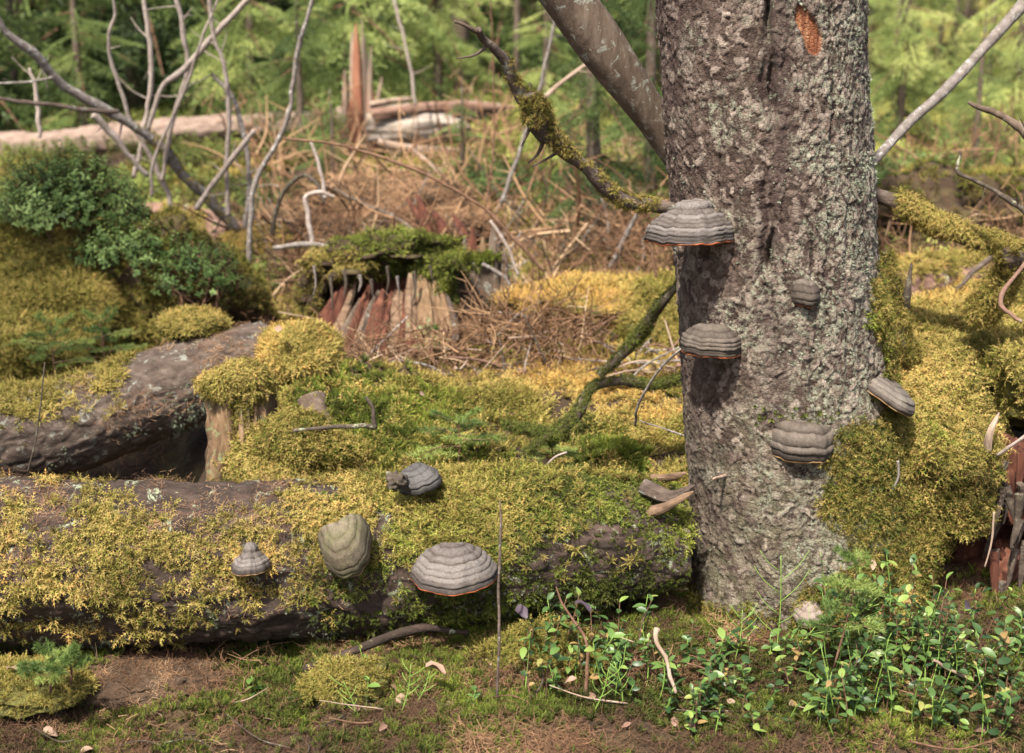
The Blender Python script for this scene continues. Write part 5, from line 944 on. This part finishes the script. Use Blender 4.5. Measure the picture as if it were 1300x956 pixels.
# ------------------------------------------------------------------ fallen leaves
def dead_leaf(px, py, d, s, mat, label, seed):
    r = np.random.default_rng(seed); V, f = leaf_shape(s, .65, r.uniform(-.2, .4), r.uniform(.1, .5), 5); V[:, 2] += .15 * s * np.sin(V[:, 1] / s * 9)
    M = np.array(Matrix.Rotation(r.uniform(0, 6.28), 3, 'Z') @ Matrix.Rotation(r.uniform(-.5, .5), 3, 'X')); tag(solid('dead_leaf', V @ M.T + P(px, py, d), f, mat), label, 'leaf')
for k, a in enumerate(((815, 497 + 0, 3.0, .03, 'pinkish fallen leaf on the golden moss above the elbow root'), (533, 500, 2.9, .022, 'pale crumpled leaf on the moss bank behind the slate bracket'), (352, 414, 3.0, .03, 'pale leaf caught on the yellow moss hump'), (1238, 513, 2.62, .025, 'pink leaf lying on the mossy log at right'),
        (540, 846, 2.06, .035, 'tan crumpled leaf on the floor before the log'), (735, 862, 2.02, .025, 'brown leaf at the bottom beside the reddish stem'), (20, 850, 2.1, .03, 'pinkish leaf in the lower left corner'), (1105, 712, 2.2, .02, 'peach coloured dry leaf in the lingonberry thicket'))): dead_leaf(a[0], a[1], a[2], a[3], DEADL, a[4], k)
for k, a in enumerate(((730, 765, 2.12, 'dark purple withered leaf curled among sprigs before the log'), (1225, 772, 2.14, 'shiny purple brown leaf in the right thicket'), (655, 772, 2.15, 'dark leaf hanging by the upright thin stick'))): dead_leaf(a[0], a[1], a[2], .03, DEADP, a[3], k + 40)

r = np.random.default_rng(123)
for k in range(46):
    px = r.uniform(-20, 1320); d = r.uniform(1.92, 2.28); x, y, z = on_ground(px, d); l = r.uniform(.04, .15); az = r.uniform(0, 6.28); v = np.array((math.cos(az), math.sin(az) * .7, r.uniform(-.05, .35))) * l; a = np.array((x, y, z + .008)); w_ = r.uniform(.001, .0025)
    V, fs, _, _ = tube([a, a + v * .5 + r.normal(0, .07, 3) * l, a + v], [w_, w_ * .8, w_ * .4], 8, 5); ci = r.integers(0, 3); cn = ('brown', 'pale', 'dark')[ci]; wh = 'at the left' if px < 430 else 'below the widest bracket' if px < 860 else 'among the lingonberry'
    tag(solid('fallen_twig', V, fs, (TW_BRN, WD_PALE, TW_DARK)[ci]), f'small {cn} fallen twig on the foreground floor {wh}', 'twig', f'{cn} fallen twigs {wh}')
for k in range(36):
    px = r.uniform(-20, 1320); d = r.uniform(1.92, 2.25); x, y, z = on_ground(px, d); V, f = leaf_shape(r.uniform(.012, .028), .65, r.uniform(-.2, .5), r.uniform(.1, .7), 5); ci = r.integers(0, 2); wh = 'at the left' if px < 430 else 'below the widest bracket' if px < 860 else 'among the lingonberry'
    M = np.array(Matrix.Rotation(r.uniform(0, 6.28), 3, 'Z') @ Matrix.Rotation(r.uniform(-.7, .7), 3, 'X')); tag(solid('dead_leaf', V @ M.T + (x, y, z + .012), f, (DEADL, BK_RED)[ci]), f"small {('tan', 'reddish')[ci]} dead leaf on the foreground floor {wh}", 'leaf', f"{('tan', 'reddish')[ci]} dead leaves {wh}")
# ------------------------------------------------------------------ forest behind
def spruce(x, y, h, zb, rad, tint, label, group=None, name='spruce_tree', tr=None, dens=1., seed=0, dead=False):
    r = np.random.default_rng(seed); z = gz(x, y); root = thing(name, (x, y, z), label, 'tree', group); tr = tr or h * .012 + .01
    V, fs, _, _ = tube([(x, y, z - .1), (x + r.normal(0, .01) * h, y, z + h * .5), (x, y, z + h)], [tr * 1.15, tr * .7, tr * .1], 14, 10, (0, -1, 0), disp=tr * .08, dsc=6); solid('trunk', V, fs, BK_GREY if not dead else BK_MID, root)
    pts = []; rot = []; sl = []; zz = zb
    while zz < h * .97:
        f = 1 - (zz - zb) / (h - zb); rr = rad * (.15 + .85 * f ** .8); nb = max(3, int((5 + r.integers(0, 4)) * dens * (1 if zz < 3.5 else .45)))
        for k in range(nb):
            az = r.uniform(0, 6.28); pt = r.uniform(-.15, .35) + .35 * f; s_ = rr * r.uniform(.7, 1.15); pts.append((x, y, z + zz + r.uniform(-.08, .08))); sl.append(s_)
            M = Matrix.Rotation(az, 3, 'Z') @ Matrix.Rotation(pt, 3, 'Y') @ Matrix.Rotation(r.normal(0, .25), 3, 'X'); rot.append(tuple(M.to_euler('XYZ')))
        zz += (.13 + .02 * h) if zz < 3.5 else .5
    scatter('crown', BOUGHS, [NEEDLE, TW_BRN], np.array(pts), np.array(rot), np.array(sl), np.clip(tint + r.normal(0, .12, len(pts)), 0, 1), root, None)
def at(px, d): return (px - 650) / F * d / math.cos(PITCH), d
forest = [  # px, depth, height, crown base, radius, tint, label
 (455, 9.2, 3.2, .35, .95, .62, 'sunlit yellow green young spruce behind the standing snag'),
 (560, 9.8, 2.4, .15, .75, .85, 'low bright yellow green spruce behind the broken log'),
 (330, 8.8, 2.0, .1, .7, .66, 'light green young spruce behind the curved grey sapling'),
 (395, 7.6, 1.1, .05, .5, .45, 'small spruce growing over the far log beside the snag'),
 (200, 11, 7, .5, 1.7, .32, 'dark drooping spruce behind the white sapling stems'),
 (60, 12, 8, .5, 1.9, .38, 'big dark spruce filling the upper left corner'),
 (330, 14, 9, .7, 1.9, .22, 'deep green spruce behind the light young one'),
 (755, 5.6, 1.9, .1, .42, .35, 'slender dark green spruce under the leaning trunk'),
 (820, 6.6, 1.8, .1, .5, .45, 'narrow green spruce between leaning trunk and big spruce'),
 (640, 14, 8, 1.0, 1.7, .35, 'grey green spruce beyond the clearing, centre'),
 (1120, 8.5, 1.6, .1, .6, .72, 'young green spruce just right of the big trunk'),
 (1260, 8.8, 1.9, .1, .65, .85, 'light green young spruce at the upper right'),
 (1175, 13, 2.0, .1, .8, .8, 'bushy green spruce behind the leaning pole'),
 (1360, 11, 5, .4, 1.1, .78, 'large green spruce leaning in from the right edge'),
 (-60, 9, 4, .3, 1.3, .42, 'spruce at the left edge behind the bush'),
 (130, 8.9, 1.6, .1, .6, .55, 'short green spruce behind the pale far log'),
 (430, 6.6, .5, .02, .28, .5, 'knee high spruce in the brush left of the split root'),
 (590, 7.0, .55, .02, .3, .55, 'knee high spruce under the broken log'),
 (720, 6.2, .45, .02, .25, .4, 'little dark spruce below the crooked branch'),
 (1215, 7.4, .9, .03, .4, .6, 'waist high spruce behind the kinked dark branch'),
 (690, 9, 1.3, .05, .45, .7, 'small bright spruce in the clearing behind the crooked branch'),
 (1080, 18, 4, .4, 1.1, .7, 'spruce deep in the wood right of the big trunk'),
 (520, 18, 11, 1.2, 2.2, .3, 'tall dark spruce far behind the snag'),
 (780, 20, 10, 1.2, 2.0, .42, 'tall spruce far behind the leaning trunk'),
]
for k, (px, d, h, zb, rd, tn, lb) in enumerate(forest): spruce(*at(px, d), h, zb, rd, tn, lb, seed=k + 1)
for k, (px, d, w_, lb) in enumerate(((1128, 14, 24, 'dark straight trunk right of the big spruce, far back'), (590, 13, 20, 'dark trunk behind the tip of the crooked branch'), (700, 17, 17, 'thin brown trunk behind the grey stem'), (1190, 24, 12, 'slim pale trunk in the far clearing'), (430, 22, 14, 'faint trunk behind the snag top'), (15, 15, 24, 'dark trunk in the upper left corner'), (800, 26, 16, 'far trunk seen above the slender spruce'))):
    x, y = at(px, d); spruce(x, y, 14, 5.5, 2.0, .35, lb, tr=S(w_, d) / 2, seed=k + 60, dens=.7)
r = np.random.default_rng(3)
for k, (px, d, w_) in enumerate(((50, 10, 7), (105, 13, 9), (250, 12, 8), (360, 13, 10), (480, 15, 8), (560, 11, 6), (655, 12, 7), (735, 10, 6), (830, 15, 8), (1110, 11, 5), (1160, 13, 7), (1225, 12, 6), (1275, 15, 9))):
    x, y = at(px, d); spruce(x, y, 11, 4.5, 1.2, .4, 'slender bare lower stem of a young spruce in the wood behind', 'slender stems in the wood behind', tr=S(w_, d) / 2, seed=k + 500, dens=.5)
for k in range(40):
    d = 20 * (70 / 16) ** r.random(); px = r.uniform(-150, 1450); x, y = at(px, d); big = r.random() < .6; h = r.uniform(9, 16) if big else r.uniform(2, 5)
    spruce(x, y, h, r.uniform(.8, 2.5) if big else .2, .16 * h + .5 if big else .3 * h, r.uniform(.35, .7) + .22 * (px > 640), 'distant forest spruce standing on the far slope', 'distant spruces on the far slope', seed=k + 100, dens=.8)  # right half tinted paler, painting in the bright clearing

spruce(-5.2, -4.6, 16, 6.5, 1.9, .4, 'unseen tall spruce added behind the viewer, its crown dappling the left side', seed=300, dens=.8)  # unseen tree, added so its crown breaks up the sunlight
